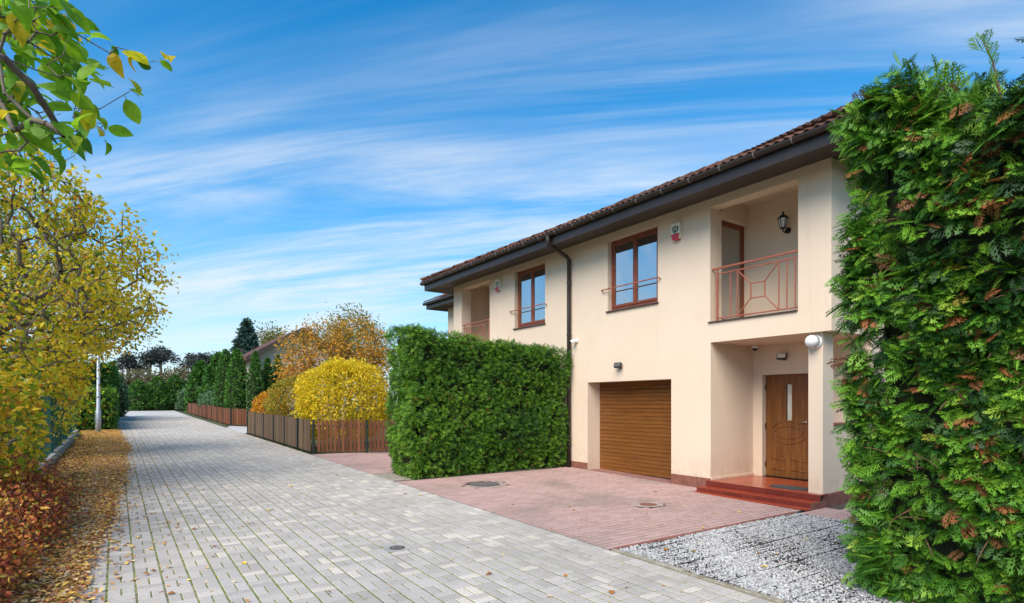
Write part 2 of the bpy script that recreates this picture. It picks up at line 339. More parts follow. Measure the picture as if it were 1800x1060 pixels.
M['l_pale'] = leafmat('pale_autumn_leaf', [(0, (.13, .15, .04)), (.5, (.27, .26, .06)), (1, (.45, .36, .09))], .35)
M['l_dull'] = leafmat('dull_shrub_leaf', [(0, (.09, .10, .035)), (.5, (.17, .155, .06)), (1, (.26, .20, .10))], .3)
M['l_pine'] = leafmat('pine_needles', [(0, (.035, .046, .042)), (1, (.085, .10, .09))], .15, .7)
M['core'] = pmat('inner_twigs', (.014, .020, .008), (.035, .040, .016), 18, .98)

# ------------------------------------------------------------------ ground, lane and driveways
def sloped(x0, x1, y0, y1, dz, n=1):
    mb = MB(); ys = np.linspace(y0, y1, n + 1)
    for a, b in zip(ys[:-1], ys[1:]): mb.quad((x0, a, gz(a) + dz), (x1, a, gz(a) + dz), (x1, b, gz(b) + dz), (x0, b, gz(b) + dz))
    return mb
gm = MB()
for a, b in ((-400, -20), (-20, 70), (70, 900)): gm.quad((-500, a, gz(a) - .035), (500, a, gz(a) - .035), (500, b, gz(b) - .035), (-500, b, gz(b) - .035))
tag(gm.obj('ground', M['ground']), kind='structure')
tag(sloped(-2.6, -.62, -2, 34, -.026).obj('verge', M['soil']), kind='structure')
ROAD_L, ROAD_R = -.62, 4.50
road = tag(sloped(ROAD_L, ROAD_R, 0, 46.4, -.004).obj('road', M['joint']), kind='structure')
far = MB()
far.quad((ROAD_L, 46.4, gz(46.4)), (ROAD_R, 46.4, gz(46.4)), (4.62, 66, gz(66)), (.2, 66, gz(66)))
far.quad((ROAD_R, 31.4, gz(31.4)), (ROAD_R, 26.6, gz(26.6)), (9.5, 26.6, gz(26.6)), (9.5, 31.4, gz(31.4)))
far.quad((ROAD_R, 31.4, gz(31.4)), (9.5, 31.4, gz(31.4)), (5.6, 31.9, gz(31.9)), (4.95, 33.2, gz(33.2)))
tag(far.obj('far_paving', M['farroad'], road), kind='stuff')
CAMP = np.array([0, 0, 1.7]); FWD = np.array([math.sin(TH), math.cos(TH)])
def in_view(x, y):
    fw = x * FWD[0] + y * FWD[1]; r = x * FWD[1] - y * FWD[0]
    if fw < 1: return False, fw
    px = 900 + 1004 * r / fw; pyy = 708 + 1004 * (1.7 - gz(y)) / fw
    return (-10 < px < 1560 and pyy < 1075), fw
def block_mesh(lx, ly, mat):
    mb = MB(); b = .005; rings = []
    for z, e in ((-.03, 0), (-.005, 0), (0, b)):
        n = len(mb.v); rings.append(n); hx, hy = lx / 2 - e, ly / 2 - e
        mb.v += [(-hx, -hy, z), (hx, -hy, z), (hx, hy, z), (-hx, hy, z)]
    for a, c in zip(rings[:-1], rings[1:]):
        for k in range(4): mb.f.append((a + k, a + (k + 1) % 4, c + (k + 1) % 4, c + k))
    mb.f.append(tuple(rings[-1] + k for k in range(4)))
    return mb.mesh(mat)
def lay_blocks(blocks, parent, mat, name, rng, limit=300):
    """blocks: (x, y, lx, ly); the largest in view become objects, the rest one joined part"""
    scored = []
    for bl in blocks:
        v, fw = in_view(bl[0], bl[1]); scored.append((0 if v else 1, fw, bl))
    scored.sort(key=lambda t: t[:2]); meshes = {}
    for _, _, (x, y, lx, ly) in scored[:limit]:
        k = (round(lx, 3), round(ly, 3))
        if k not in meshes: meshes[k] = block_mesh(lx, ly, mat)
        link(name, meshes[k], parent, (x, y, gz(y) + rng.uniform(-.0008, .0008)), (RX + rng.normal(0, .002), rng.normal(0, .003), rng.normal(0, .006)))
    rest = [b[2] for b in scored[limit:]]
    V = []; F = []; R = []
    for i, (x, y, lx, ly) in enumerate(rest):
        z = gz(y) + rng.uniform(-.0008, .0008); b = .005; n = len(V); tx, ty = rng.normal(0, .003), rng.normal(0, .002) + SL
        for zz, e in ((-.03, 0), (-.005, 0), (0, b)):
            hx, hy = lx / 2 - e, ly / 2 - e
            for dx, dy in ((-hx, -hy), (hx, -hy), (hx, hy), (-hx, hy)): V.append((x + dx, y + dy, z + zz + tx * dx + ty * dy))
        for a in (0, 4):
            for k in range(4): F.append((n + a + k, n + a + (k + 1) % 4, n + a + 4 + (k + 1) % 4, n + a + 4 + k))
        F.append((n + 8, n + 9, n + 10, n + 11)); R += [rng.uniform()] * 12
    if rest: tag(link('further_' + name + 's', amesh(V, F, mat, R), parent), kind='stuff')
rng = rs(3)
cells = []; pitch = .2075; ncol = int((ROAD_R - ROAD_L) / pitch)
x_off = ROAD_R - ncol * pitch
for ci in range(ncol):
    xc = x_off + (ci + .5) * pitch; j = 0; y = .6
    while y < 46.2:
        if (ci + j) % 2 == 0:                                     # two blocks laid lengthwise
            for s in (-1, 1): cells.append((xc + s * .0505, y + .1, .0915, .194))
        else:
            for s in (0, 1): cells.append((xc, y + .05 + s * .1, .1945, .0940))
        y += .2; j += 1
mh2 = (2.57, 5.95)                                               # small cover let into the lane
cells = [c for c in cells if math.hypot(c[0] - mh2[0], c[1] - mh2[1]) > .13]
lay_blocks(cells, road, M['block'], 'paving_block', rng)

drive = tag(sloped(4.504, 9.42, 4.60, 10.62, -.0035).obj('driveway', M['darkjoint']), kind='structure')
drive_b = tag(sloped(4.504, 9.0, 11.75, 16.6, -.0035).obj('driveway', M['darkjoint']), kind='structure')
def running(x0, x1, y0, y1, holes=()):
    out = []; r = 0; y = y0 + .0515
    while y < y1 - .04:
        x = x0 + (0 if r % 2 else -.1)
        while x < x1 - .03:
            a, b = max(x, x0), min(x + .2, x1)
            if b - a > .04:
                c = ((a + b) / 2, y, b - a - .005, .0925)
                if all(math.hypot(c[0] - hx, c[1] - hy) > hr for hx, hy, hr in holes): out.append(c)
            x += .2
        r += 1; y += .1035
    return out
lay_blocks(running(4.51, 8.66, 4.62, 10.6, ((5.80, 9.30, .42), (6.91, 6.19, .24))) + running(8.66, 9.0, 6.66, 10.6), drive, M['redblock'], 'paving_block', rng)
lay_blocks(running(4.51, 9.0, 11.78, 16.5), drive_b, M['redblock'], 'paving_block', rng, 60)
tag(sloped(8.99, 9.40, 7.47, 9.90, .002).obj('garage_apron', pmat('apron', (.22, .10, .085), (.30, .16, .135), 4, .9, .4, .003, 70), drive), 'pinkish concrete apron in front of garage door')
# brown paved strip along the plinth, by the gravel
strip = tag(sloped(8.33, 9.9, .5, 4.56, -.0075).obj('paved_strip', M['darkjoint']), kind='structure')
lay_blocks(running(8.35, 9.10, .5, 4.55), strip, M['redblock'], 'paving_block', rng, 120)
lay_blocks(running(9.10, 9.9, .5, 4.40), strip, M['redblock'], 'paving_block', rng, 0)

tag(sloped(4.505, 8.99, 10.625, 11.745, -.006).obj('hedge_bed', M['mossy']), kind='structure')
# kerbs
for i, y in enumerate(np.arange(.6, 4.5, 1.0)):
    y1 = min(y + .994, 4.6)
    kb = MB().box(4.512, 4.575, y, y1, gz(y) - .1, gz(y) + .022).obj('kerb', M['mossy'], road, bev=.006)
    kb.rotation_euler = (0, 0, .0012 * (-1) ** i)
for i, x in enumerate(np.arange(4.58, 8.3, .75)):
    MB().box(x, min(x + .744, 8.32), 4.555, 4.612, gz(4.58) - .1, gz(4.58) + .012).obj('kerb', M['plinth'], drive, bev=.005)

# gravel bed with its black plastic grid
gx0, gx1, gy0, gy1 = 4.58, 8.33, .8, 4.55
bed = tag(sloped(gx0, gx1, gy0, gy1, -.020, 4).obj('gravel_bed', M['gravelbed']), kind='structure')
gb = MB(); cs = .066
def sn(P, k, seed):
    r = rs(seed); d = r.normal(size=(5, 3)); d /= np.linalg.norm(d, axis=1)[:, None]; ph = r.uniform(0, 7, 5); fr = r.uniform(.6, 1.7, 5) * k
    return np.sin(np.asarray(P) @ (d * fr[:, None]).T + ph).mean(axis=-1)
for ix in np.arange(gx0 + .03, gx1, cs):
    h = .000 + .004 * math.sin(ix * 47) + (.008 if int(round((ix - gx0) / cs)) % 9 == 0 else 0)
    for a in np.arange(gy0, gy1 - .01, .75): gb.box(ix - .003, ix + .003, a, min(a + .744, gy1), gz(a) - .03, gz(a) - .0015 + h)
for iy in np.arange(gy0 + .03, gy1, cs):
    h = .001 + .004 * math.sin(iy * 53) + (.008 if int(round((iy - gy0) / cs)) % 9 == 0 else 0)
    gb.box(gx0, gx1, iy - .003, iy + .003, gz(iy) - .03, gz(iy) - .0015 + h)
tag(gb.obj('cell_grid', M['grid'], bed), kind='stuff')
ICO = []
bm = bmesh.new(); bmesh.ops.create_cube(bm, size=1.5); bmesh.ops.triangulate(bm, faces=bm.faces[:]); bm.verts.ensure_lookup_table()
ICO_V = np.array([v.co[:] for v in bm.verts]); ICO_F = np.array([[v.index for v in f.verts] for f in bm.faces]); bm.free()
def batch(T, F, P, R, S, rnd):
    T = np.asarray(T, float); P = np.asarray(P); n, k = len(P), len(T)
    S = np.asarray(S, float)
    V = np.einsum('nij,nkj->nki', R, T[None] * (S[:, None, None] if S.ndim == 1 else S[:, None, :])) + P[:, None, :]
    FF = (np.asarray(F)[None] + (np.arange(n) * k)[:, None, None]).reshape(-1, np.asarray(F).shape[1])
    return V.reshape(-1, 3), FF, np.repeat(np.asarray(rnd, float), k)
def rand_rot(r, n):
    q = r.normal(size=(n, 4)); q /= np.linalg.norm(q, axis=1)[:, None]; w, x, y, z = q.T
    return np.stack([np.stack([1 - 2 * (y * y + z * z), 2 * (x * y - z * w), 2 * (x * z + y * w)], -1), np.stack([2 * (x * y + z * w), 1 - 2 * (x * x + z * z), 2 * (y * z - x * w)], -1), np.stack([2 * (x * z - y * w), 2 * (y * z + x * w), 1 - 2 * (x * x + y * y)], -1)], 1)
def frame(D, U, r=None, roll=0.):
    D = D / (np.linalg.norm(D, axis=1)[:, None] + 1e-9); X = np.cross(D, U); X /= (np.linalg.norm(X, axis=1)[:, None] + 1e-9); Z = np.cross(X, D)
    if r is not None and roll:
        a = r.normal(0, roll, len(D))[:, None]; X, Z = X * np.cos(a) + Z * np.sin(a), Z * np.cos(a) - X * np.sin(a)
    return np.stack([X, D, Z], -1)
r = rs(8); n = 46000
P = np.stack([r.uniform(gx0, gx1, n), r.uniform(2.0, gy1, n), np.zeros(n)], 1); lump = sn(P, 5, 4)
keep = r.uniform(size=n) < np.clip(.66 + .6 * lump, .35, 1); P = P[keep]; lump = lump[keep]; n = len(P)
P[:, 2] = SL * P[:, 1] - .010 + .010 * r.uniform(size=n) + .010 * lump
S = r.uniform(.0068, .0135, n)[:, None] * np.stack([np.ones(n), r.uniform(.7, 1.1, n), r.uniform(.55, .9, n)], 1)
V, F, A = batch(ICO_V, ICO_F, P, rand_rot(r, n), S, r.uniform(size=n))
tag(link('gravel', amesh(V, F, M['gravel'], A), bed), kind='stuff')

# covers in the paving
def disc(mb, c, rad, z0, z1, n=28):
    mb.lathe((c[0], c[1], 0), [(rad, z0), (rad, z1), (0.0001, z1 + 1e-4)], n); return mb
t = thing('manhole_cover', 'large round cast iron drain grating set in red driveway beside the hedge', 'manhole', (5.80, 9.30, gz(9.3)))
disc(MB(), (5.80, 9.30), .42, gz(9.3) - .05, gz(9.3) - .002).obj('collar', M['paleconc'], t)
disc(MB(), (5.80, 9.30), .295, gz(9.3) - .004, gz(9.3) + .006).obj('cover', M['iron'], t)
mb = MB(); z = gz(9.3) + .007
for k in np.arange(-.25, .26, .05):
    hw = math.sqrt(.27 ** 2 - k * k); mb.box(5.80 - hw, 5.80 + hw, 9.30 + k - .008, 9.30 + k + .008, z, z + .009); mb.box(5.80 + k - .008, 5.80 + k + .008, 9.30 - hw, 9.30 + hw, z, z + .0085)
mb.obj('raised_ribs', M['bracket'], t)
t = thing('valve_cover', 'small round iron valve cover let into the grey paving', 'manhole', (*mh2, gz(mh2[1])))
disc(MB(), mh2, .165, gz(5.95) - .04, gz(5.95) - .0015).obj('collar', M['concrete'], t); disc(MB(), mh2, .085, gz(5.95) - .01, gz(5.95) + .004).obj('cover', M['iron'], t)
mb = MB()
for k in range(6): a = k * math.pi / 3; mb.box(2.57 + .045 * math.cos(a) - .012, 2.57 + .045 * math.cos(a) + .012, 5.95 + .045 * math.sin(a) - .012, 5.95 + .045 * math.sin(a) + .012, gz(5.95) + .004, gz(5.95) + .009)
mb.obj('raised_studs', M['bracket'], t)['kind'] = 'stuff'
t = thing('drain_cover', 'rusty round cover in cracked pale mortar on the red driveway', 'manhole', (6.91, 6.19, gz(6.19)))
r = rs(5); pts = [(6.91 + (.30 + .05 * math.sin(3 * a) + r.uniform(-.03, .03)) * math.cos(a), 6.19 + (.24 + .03 * math.cos(2 * a) + r.uniform(-.03, .03)) * math.sin(a), gz(6.19) + .003) for a in np.linspace(0, 6.28, 40)[:-1]]
MB().poly(pts).obj('mortar', M['paleconc'], t); disc(MB(), (6.91, 6.19), .135, gz(6.19) - .02, gz(6.19) + .006).obj('cover', M['rust'], t)

# ------------------------------------------------------------------ the house (two mirrored halves)
XF = 9.0; YR = 4.40; YL = 16.30; YM = (YR + YL) / 2; WT = 5.46; OVB = 2.81; FL = .27
house = thing('house', 'cream two-storey semi-detached house with brown eaves, garage door and corner balcony', 'house', (12.5, YM, 0))
def cells_of(u0, u1, v0, v1, holes):
    us = sorted({u0, u1, *[h[0] for h in holes], *[h[1] for h in holes]}); vs_ = sorted({v0, v1, *[h[2] for h in holes], *[h[3] for h in holes]})
    for a, b in zip(us[:-1], us[1:]):
        for c, d in zip(vs_[:-1], vs_[1:]):
            if not any(h[0] - 1e-6 <= a and b <= h[1] + 1e-6 and h[2] - 1e-6 <= c and d <= h[3] + 1e-6 for h in holes): yield a, b, c, d
def sheetX(mb, x, y0, y1, z0, z1, holes=(), depth=0., skip=''):
    for a, b, c, d in cells_of(y0, y1, z0, z1, list(holes)): mb.quad((x, a, c), (x, b, c), (x, b, d), (x, a, d))
    for (a, b, c, d) in holes:
        if depth:
            X = x + depth
            mb.quad((x, a, c), (X, a, c), (X, a, d), (x, a, d)); mb.quad((x, b, c), (X, b, c), (X, b, d), (x, b, d)); mb.quad((x, a, d), (X, a, d), (X, b, d), (x, b, d))
            if 'b' not in skip: mb.quad((x, a, c), (X, a, c), (X, b, c), (x, b, c))
def sheetY(mb, y, x0, x1, z0, z1, holes=(), depth=0.):
    for a, b, c, d in cells_of(x0, x1, z0, z1, list(holes)): mb.quad((a, y, c), (b, y, c), (b, y, d), (a, y, d))
    for (a, b, c, d) in holes:
        if depth: mb.quad((a, y, c), (a, y + depth, c), (a, y + depth, d), (a, y, d)); mb.quad((b, y, c), (b, y + depth, c), (b, y + depth, d), (b, y, d)); mb.quad((a, y, d), (b, y, d), (b, y + depth, d), (a, y + depth, d)); mb.quad((a, y, c), (b, y, c), (b, y + depth, c), (a, y + depth, c))
def sheetZ(mb, z, x0, x1, y0, y1): mb.quad((x0, y0, z), (x1, y0, z), (x1, y1, z), (x0, y1, z))

mir = lambda y: 2 * YM - y
def srt(a, b): return (a, b) if a < b else (b, a)
WIN = {0: (7.81, 9.24), 1: (11.50, 12.86)}
BAL = {0: (4.92, 6.57), 1: srt(mir(4.92), mir(6.57))}
GAR = {0: (7.47, 9.90), 1: srt(mir(7.47), mir(9.90))}
ENT = {0: (YR, 6.56), 1: srt(mir(YR), mir(6.56))}
# front wall
holes = [(*WIN[k], 3.72, 5.30) for k in (0, 1)]
fw_ = MB()
sheetX(fw_, XF, ENT[0][1], ENT[1][0], -.15, OVB, [(*GAR[k], -.15, 2.17) for k in (0, 1)], .40, 'b')
for a, b, c, d in cells_of(YR, YL, OVB, WT + .06, holes + [(*BAL[k], 3.18, 5.30) for k in (0, 1)]): fw_.quad((XF, a, c), (XF, b, c), (XF, b, d), (XF, a, d))
for (a, b, c, d) in holes:
    for yy in (a, b): fw_.quad((XF, yy, c), (XF + .16, yy, c), (XF + .16, yy, d), (XF, yy, d))
    for zz in (c, d): fw_.quad((XF, a, zz), (XF + .16, a, zz), (XF + .16, b, zz), (XF, b, zz))
for k in (0, 1):
    T = (lambda y: y) if k == 0 else mir
    y0, y1 = T(4.92), T(6.57)
    # balcony recess: floor slab edge, left wall with the door opening, back wall, right wall, ceiling behind the front beam
    for yy in (y0, y1): fw_.quad((XF, yy, 3.18), (9.34, yy, 3.18), (9.34, yy, 5.30), (XF, yy, 5.30))
    fw_.quad((XF, y0, 5.30), (9.26, y0, 5.30), (9.26, y1, 5.30), (XF, y1, 5.30)); fw_.quad((9.26, y0, 5.30), (9.26, y1, 5.30), (9.26, y1, 5.57), (9.26, y0, 5.57))
    fw_.quad((XF, y0, 3.18), (10.2, y0, 3.18), (10.2, y1, 3.18), (XF, y1, 3.18))
    yi = T(4.58)
    fw_.quad((9.34, y0, 3.18), (9.34, yi, 3.18), (9.34, yi, 5.57), (9.34, y0, 5.57)); fw_.quad((9.34, yi, 3.18), (10.2, yi, 3.18), (10.2, yi, 5.57), (9.34, yi, 5.57))
    fw_.quad((10.2, yi, 3.18), (10.2, y1, 3.18), (10.2, y1, 5.57), (10.2, yi, 5.57)); fw_.quad((9.26, yi, 5.57), (10.2, yi, 5.57), (10.2, y1, 5.57), (9.26, y1, 5.57))
    yd = T(6.70)
    fw_.quad((9.34, y1, 5.18), (10.2, y1, 5.18), (10.2, y1, 5.57), (9.34, y1, 5.57)); fw_.quad((9.34, y1, 5.18), (10.2, y1, 5.18), (10.2, yd, 5.18), (9.34, yd, 5.18))
    fw_.quad((9.34, y1, 3.18), (9.34, yd, 3.18), (9.34, yd, 5.18), (9.34, y1, 5.18)); fw_.quad((10.2, y1, 3.18), (10.2, yd, 3.18), (10.2, yd, 5.18), (10.2, y1, 5.18)); fw_.quad((9.34, y1, 3.18), (10.2, y1, 3.18), (10.2, yd, 3.18), (9.34, yd, 3.18))
    # porch recess
    ya, yb = T(4.58), T(6.56); XB = 10.35
    fw_.quad((XF, T(YR), OVB), (XB, T(YR), OVB), (XB, yb, OVB), (XF, yb, OVB)); fw_.quad((XF, yb, FL - .05), (XB, yb, FL - .05), (XB, yb, OVB), (XF, yb, OVB))
    ds = srt(T(5.44), T(6.37))
    for a, b, c, d in cells_of(*srt(T(YR + .002), yb), FL - .05, OVB, [(*ds, FL - .05, 2.24)]): fw_.quad((XB, a, c), (XB, b, c), (XB, b, d), (XB, a, d))
    for yy in ds: fw_.quad((XB, yy, FL), (XB + .16, yy, FL), (XB + .16, yy, 2.24), (XB, yy, 2.24))
    fw_.quad((XB, ds[0], 2.24), (XB + .16, ds[0], 2.24), (XB + .16, ds[1], 2.24), (XB, ds[1], 2.24))
    # end wall
    sheetY(fw_, T(YR), XF, 16.2, OVB, WT + .06); sheetY(fw_, T(YR), XB, 16.2, -.15, OVB)
sheetX(fw_, 16.2, YR, YL, -.15, WT + .06)
fw_.obj('wall', M['stucco'], house)
MB().quad((XF + .7, YR + .02, -.1), (16.18, YR + .02, -.1), (16.18, YL - .02, -.1), (XF + .7, YL - .02, -.1)).obj('floor_slab', M['interior'], house)
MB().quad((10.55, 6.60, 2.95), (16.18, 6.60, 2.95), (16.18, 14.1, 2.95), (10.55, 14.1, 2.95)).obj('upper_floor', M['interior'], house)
for k in (0, 1):
    T = (lambda y: y) if k == 0 else mir
    # plinth
    for ya, yb in ((6.56, 7.468), (9.902, YM)): B('plinth', M['plinth'], house, XF - .012, XF + .05, T(ya), T(yb), -.1, .305, .004)
    B('plinth', M['plinth'], house, 9.10, 16.1, T(4.568), T(4.60), -.1, .262, .004)
    # pillar, parapet and its cap
    B('pillar', M['stucco'], house, 9.10, 9.43, T(4.58), T(4.81), FL - .01, OVB, .004)
    B('parapet', M['stucco'], house, 9.432, 10.348, T(4.582), T(4.72), FL - .005, 1.33, .004); B('parapet_cap', M['plinth'], house, 9.432, 10.347, T(4.555), T(4.745), 1.331, 1.372, .006)
    B('skirting', M['stucco'], house, 9.0, 10.34, T(6.545), T(6.559), FL, FL + .055, .004)
    # balcony sill
    B('balcony_sill', M['sill'], house, 8.965, 9.10, T(4.925), T(6.60), 3.170, 3.192, .004)

# porch steps with their tiles
B('porch_floor', M['tile'], house, 8.95, 10.345, mir(4.55), mir(6.555), -.1, FL)
for k in (0,):
    T = lambda y: y
    st = thing('porch_steps', 'two red glazed tile steps below the front door', 'steps', (8.9, T(5.6), .05)) 
    y0, y1 = 4.545, 6.625
    zt1 = .172
    MB().box(8.955, 10.345, *srt(T(y0 + .05), T(6.555)), -.1, FL - .009).box(8.685, 8.953, *srt(T(y0), T(y1)), -.1, zt1 - .009).obj('core', M['grout'], st)
    nt_ = 7; w = (y1 - y0) / nt_; tw = w - .004; cache = {}
    def tile(x0, x1, ya, yb, z0, z1, mat=M['tile']):
        key = (round(x1 - x0, 3), round(yb - ya, 3), round(z1 - z0, 3))
        if key not in cache: cache[key] = MB().box(-(x1 - x0) / 2, (x1 - x0) / 2, -(yb - ya) / 2, (yb - ya) / 2, -(z1 - z0) / 2, (z1 - z0) / 2).mesh(mat, bev=.0025)
        link('tile', cache[key], st, ((x0 + x1) / 2, T((ya + yb) / 2), (z0 + z1) / 2))
    for i in range(nt_):
        a = y0 + i * w; b = a + tw
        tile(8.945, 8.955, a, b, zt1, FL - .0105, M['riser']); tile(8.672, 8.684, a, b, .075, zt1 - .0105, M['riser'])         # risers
        tile(8.668, 8.944, a, b, zt1 - .0095, zt1)                                                    # first tread
        tile(8.53, 8.667, a - .02, b - .02, gz(5.5) - .004, gz(5.5) + .008 + .012)                            # tile strip on the ground
        for j in range(5):
            xa = 8.941 + j * .2815
            if j == 0: tile(xa, xa + .277, a, b, FL - .009, FL)
            else: tile(xa, min(xa + .277, 10.346), max(a, 4.735) if i == 0 else a, min(b, 6.548), FL - .009, FL)
    if k == 0: MB().box(8.672, 9.10, 4.533, 4.5445, -.05, zt1 - .002).obj('side_face', M['plinth'], st)
mt = MB(); n = 24
top = [(9.30 + .17 * math.copysign(abs(math.cos(a)) ** .6, math.cos(a)), 5.22 + .33 * math.copysign(abs(math.sin(a)) ** .8, math.sin(a))) for a in np.linspace(0, 2 * math.pi, n, endpoint=False)]
mt.poly([(x, y, FL + .014) for x, y in top])
for i in range(n): a, b = top[i], top[(i + 1) % n]; mt.quad((*a, FL), (*b, FL), (*b, FL + .014), (*a, FL + .014))
tag(mt.obj('doormat', M['mat']), 'dark grey oval doormat lying on the red porch tiles', 'doormat')

# garage doors
for k in (0, 1):
    gd = link('garage_door', MB().box(9.40, 9.43, GAR[k][0] + .002, GAR[k][1] - .002, gz(8.5) - .02, 2.168).mesh(M['black']), house)
    n = 24; h = (2.165 - (gz(8.5) + .01)) / n; me = None
    for i in range(n):
        if me is None: me = MB().box(-.010, .010, -(GAR[k][1] - GAR[k][0]) / 2 + .004, (GAR[k][1] - GAR[k][0]) / 2 - .004, -h / 2 + .003, h / 2 - .003).mesh(M['oak_h'], bev=.004)
        link('slat', me, gd, (9.389 + (.002 if i % 6 == 0 else 0), (GAR[k][0] + GAR[k][1]) / 2, gz(8.5) + .01 + (i + .5) * h))
    if k == 0: MB().tube([(9.38, 8.72, .52), (9.355, 8.72, .52)], .014, 10).obj('lock', M['steel'], gd)
    MB().box(9.375, 9.398, GAR[k][0] + .005, GAR[k][1] - .005, gz(8.5) - .012, gz(8.5) + .012).obj('rubber_seal', M['black'], gd)

# windows
def window(y0, y1, z0, z1, k):
    w = thing('window', '', '', (XF, (y0 + y1) / 2, z0)); 
    for q in ('label', 'category'):
        if q in w: del w[q]
    w.parent = house; w.matrix_parent_inverse = Matrix.Translation(-Vector(house.location))
    def sub(name, mb, mat, bev=0): o = link(name, mb.mesh(mat, bev=bev), w); return o
    xa, xb = 9.115, 9.18; f = .062
    sub('frame', MB().box(xa, xb, y0 + .001, y0 + f, z0 + .03, z1 - .001), M['winframe'], .004); sub('frame', MB().box(xa, xb, y1 - f, y1 - .001, z0 + .03, z1 - .001), M['winframe'], .004)
    sub('frame', MB().box(xa, xb, y0 + f, y1 - f, z1 - f, z1 - .001), M['winframe'], .004); sub('frame', MB().box(xa, xb, y0 + f, y1 - f, z0 + .03, z0 + .03 + f), M['winframe'], .004)
    sub('roller_box', MB().box(xa + .024, xb + .06, y0 + f + .002, y1 - f - .002, z1 - f - .14, z1 - f - .002), M['black'])
    ym = (y0 + y1) / 2; s = .05
    for ya, yb in ((y0 + f + .003, ym - .004), (ym + .004, y1 - f - .003)):
        za, zb = z0 + .033 + f, z1 - f - .003
        m = MB().box(xa - .016, xa + .03, ya, ya + s, za, zb).box(xa - .016, xa + .03, yb - s, yb, za, zb).box(xa - .016, xa + .03, ya + s, yb - s, za, za + s).box(xa - .016, xa + .03, ya + s, yb - s, zb - s, zb)
        sub('sash', m, M['winframe']); sub('pane', MB().box(xa + .006, xa + .012, ya + s - .004, yb - s + .004, za + s - .004, zb - s + .004), M['glass'])
    sub('mullion', MB().box(xa - .022, xa - .002, ym - .022, ym + .022, z0 + .09, z1 - .065), M['winframe'], .004)
    sub('sill', MB().box(8.955, 9.118, y0 - .03, y1 + .03, z0 - .012, z0 + .012), M['sill'], .003); sub('sill_profile', MB().box(9.09, 9.112, y0 + .002, y1 - .002, z0 + .013, z0 + .034), M['black'])
    if k == 0:
        bl = MB()
        for q in range(26): zq = z0 + .12 + q * .0265; bl.box(9.215, 9.222, y0 + .07, y1 - .07, zq, zq + .0255)
        sub('blind', bl, M['blind'])
    for a, b in ((y0 + .02, y0 + .62), (y1 - .42, y1 - .02)) if k else ((y0 + .02, y1 - .02),):
        cu = MB(); ys = np.linspace(a, b, 26)
        for u, v in zip(ys[:-1], ys[1:]): cu.quad((9.33 + .03 * math.sin(u * 55), u, z0 - .2), (9.33 + .03 * math.sin(v * 55), v, z0 - .2), (9.33 + .03 * math.sin(v * 55), v, z1 + .05), (9.33 + .03 * math.sin(u * 55), u, z1 + .05))
        sub('curtain', cu, M['curtain'])
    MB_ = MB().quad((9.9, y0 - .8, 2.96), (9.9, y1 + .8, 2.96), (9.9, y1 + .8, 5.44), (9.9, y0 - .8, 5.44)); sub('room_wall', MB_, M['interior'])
    # guard rail across the window
    zr = 4.215
    rl = MB().tube([(8.995, y0 - .075, zr - .03), (8.935, y0 - .075, zr), (8.93, y0 - .05, zr), (8.93, y1 + .11, zr), (8.935, y1 + .14, zr), (8.995, y1 + .14, zr - .03)], .013, 8)
    sub('guard_rail', rl, M['rail'])
for k in (0, 1): window(*WIN[k], 3.72, 5.30, k)

# balcony doors, railings
for k in (0, 1):
    T = (lambda y: y) if k == 0 else mir
    bd = MB(); ya, yb = T(6.66), T(6.70); ya, yb = srt(ya, yb)
    bd.box(9.345, 9.42, ya, yb, 3.20, 5.17).box(10.09, 10.195, ya, yb, 3.20, 5.17).box(9.42, 10.09, ya, yb, 5.08, 5.17).box(9.42, 10.09, ya, yb, 3.20, 3.30)
    d = link('balcony_door', bd.mesh(M['winframe'], bev=.004), house)
    yc = (ya + yb) / 2
    link('pane', MB().box(9.415, 10.095, yc - .004, yc + .004, 3.295, 5.085).mesh(M['glass']), d)
    link('blind', MB().box(9.42, 10.09, T(6.76) - .003, T(6.76) + .003, 3.29, 4.45).mesh(M['curtain']), d)
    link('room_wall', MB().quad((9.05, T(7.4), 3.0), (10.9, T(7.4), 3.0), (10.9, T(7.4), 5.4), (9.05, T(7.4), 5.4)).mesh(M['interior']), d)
    rail = bpy.data.objects.new('balcony_railing', None); C.objects.link(rail); rail.parent = house; rail.location = (9.06, T(5.7), 3.2); rail.matrix_parent_inverse = Matrix.Translation(-Vector(house.location))
    X = 9.06
    def rod(a, b, t=.022, name='bar'): link(name, MB().bar((X, T(a[0]), a[1]), (X, T(b[0]), b[1]), t, t, (1, 0, 0)).mesh(M['rail'], bev=.003), rail)
    rod((6.565, 4.16), (4.925, 4.16), .034, 'handrail'); rod((6.46, 4.055), (4.925, 4.055)); rod((6.46, 3.245), (4.925, 3.245)); rod((6.46, 3.19), (6.46, 4.145), .034, 'post')
    for y in (6.19, 6.05, 5.28, 5.14, 5.00): rod((y, 3.257), (y, 4.043), .018)
    R_ = ((5.79, 3.77), (5.53, 3.77), (5.53, 3.515), (5.79, 3.515))
    for a, b in zip(R_, R_[1:] + R_[:1]): rod(a, b, .020)
    for a, b in (((6.04, 4.043), R_[0]), ((5.285, 4.043), R_[1]), ((5.285, 3.257), R_[2]), ((6.04, 3.257), R_[3])): rod(a, b, .018)

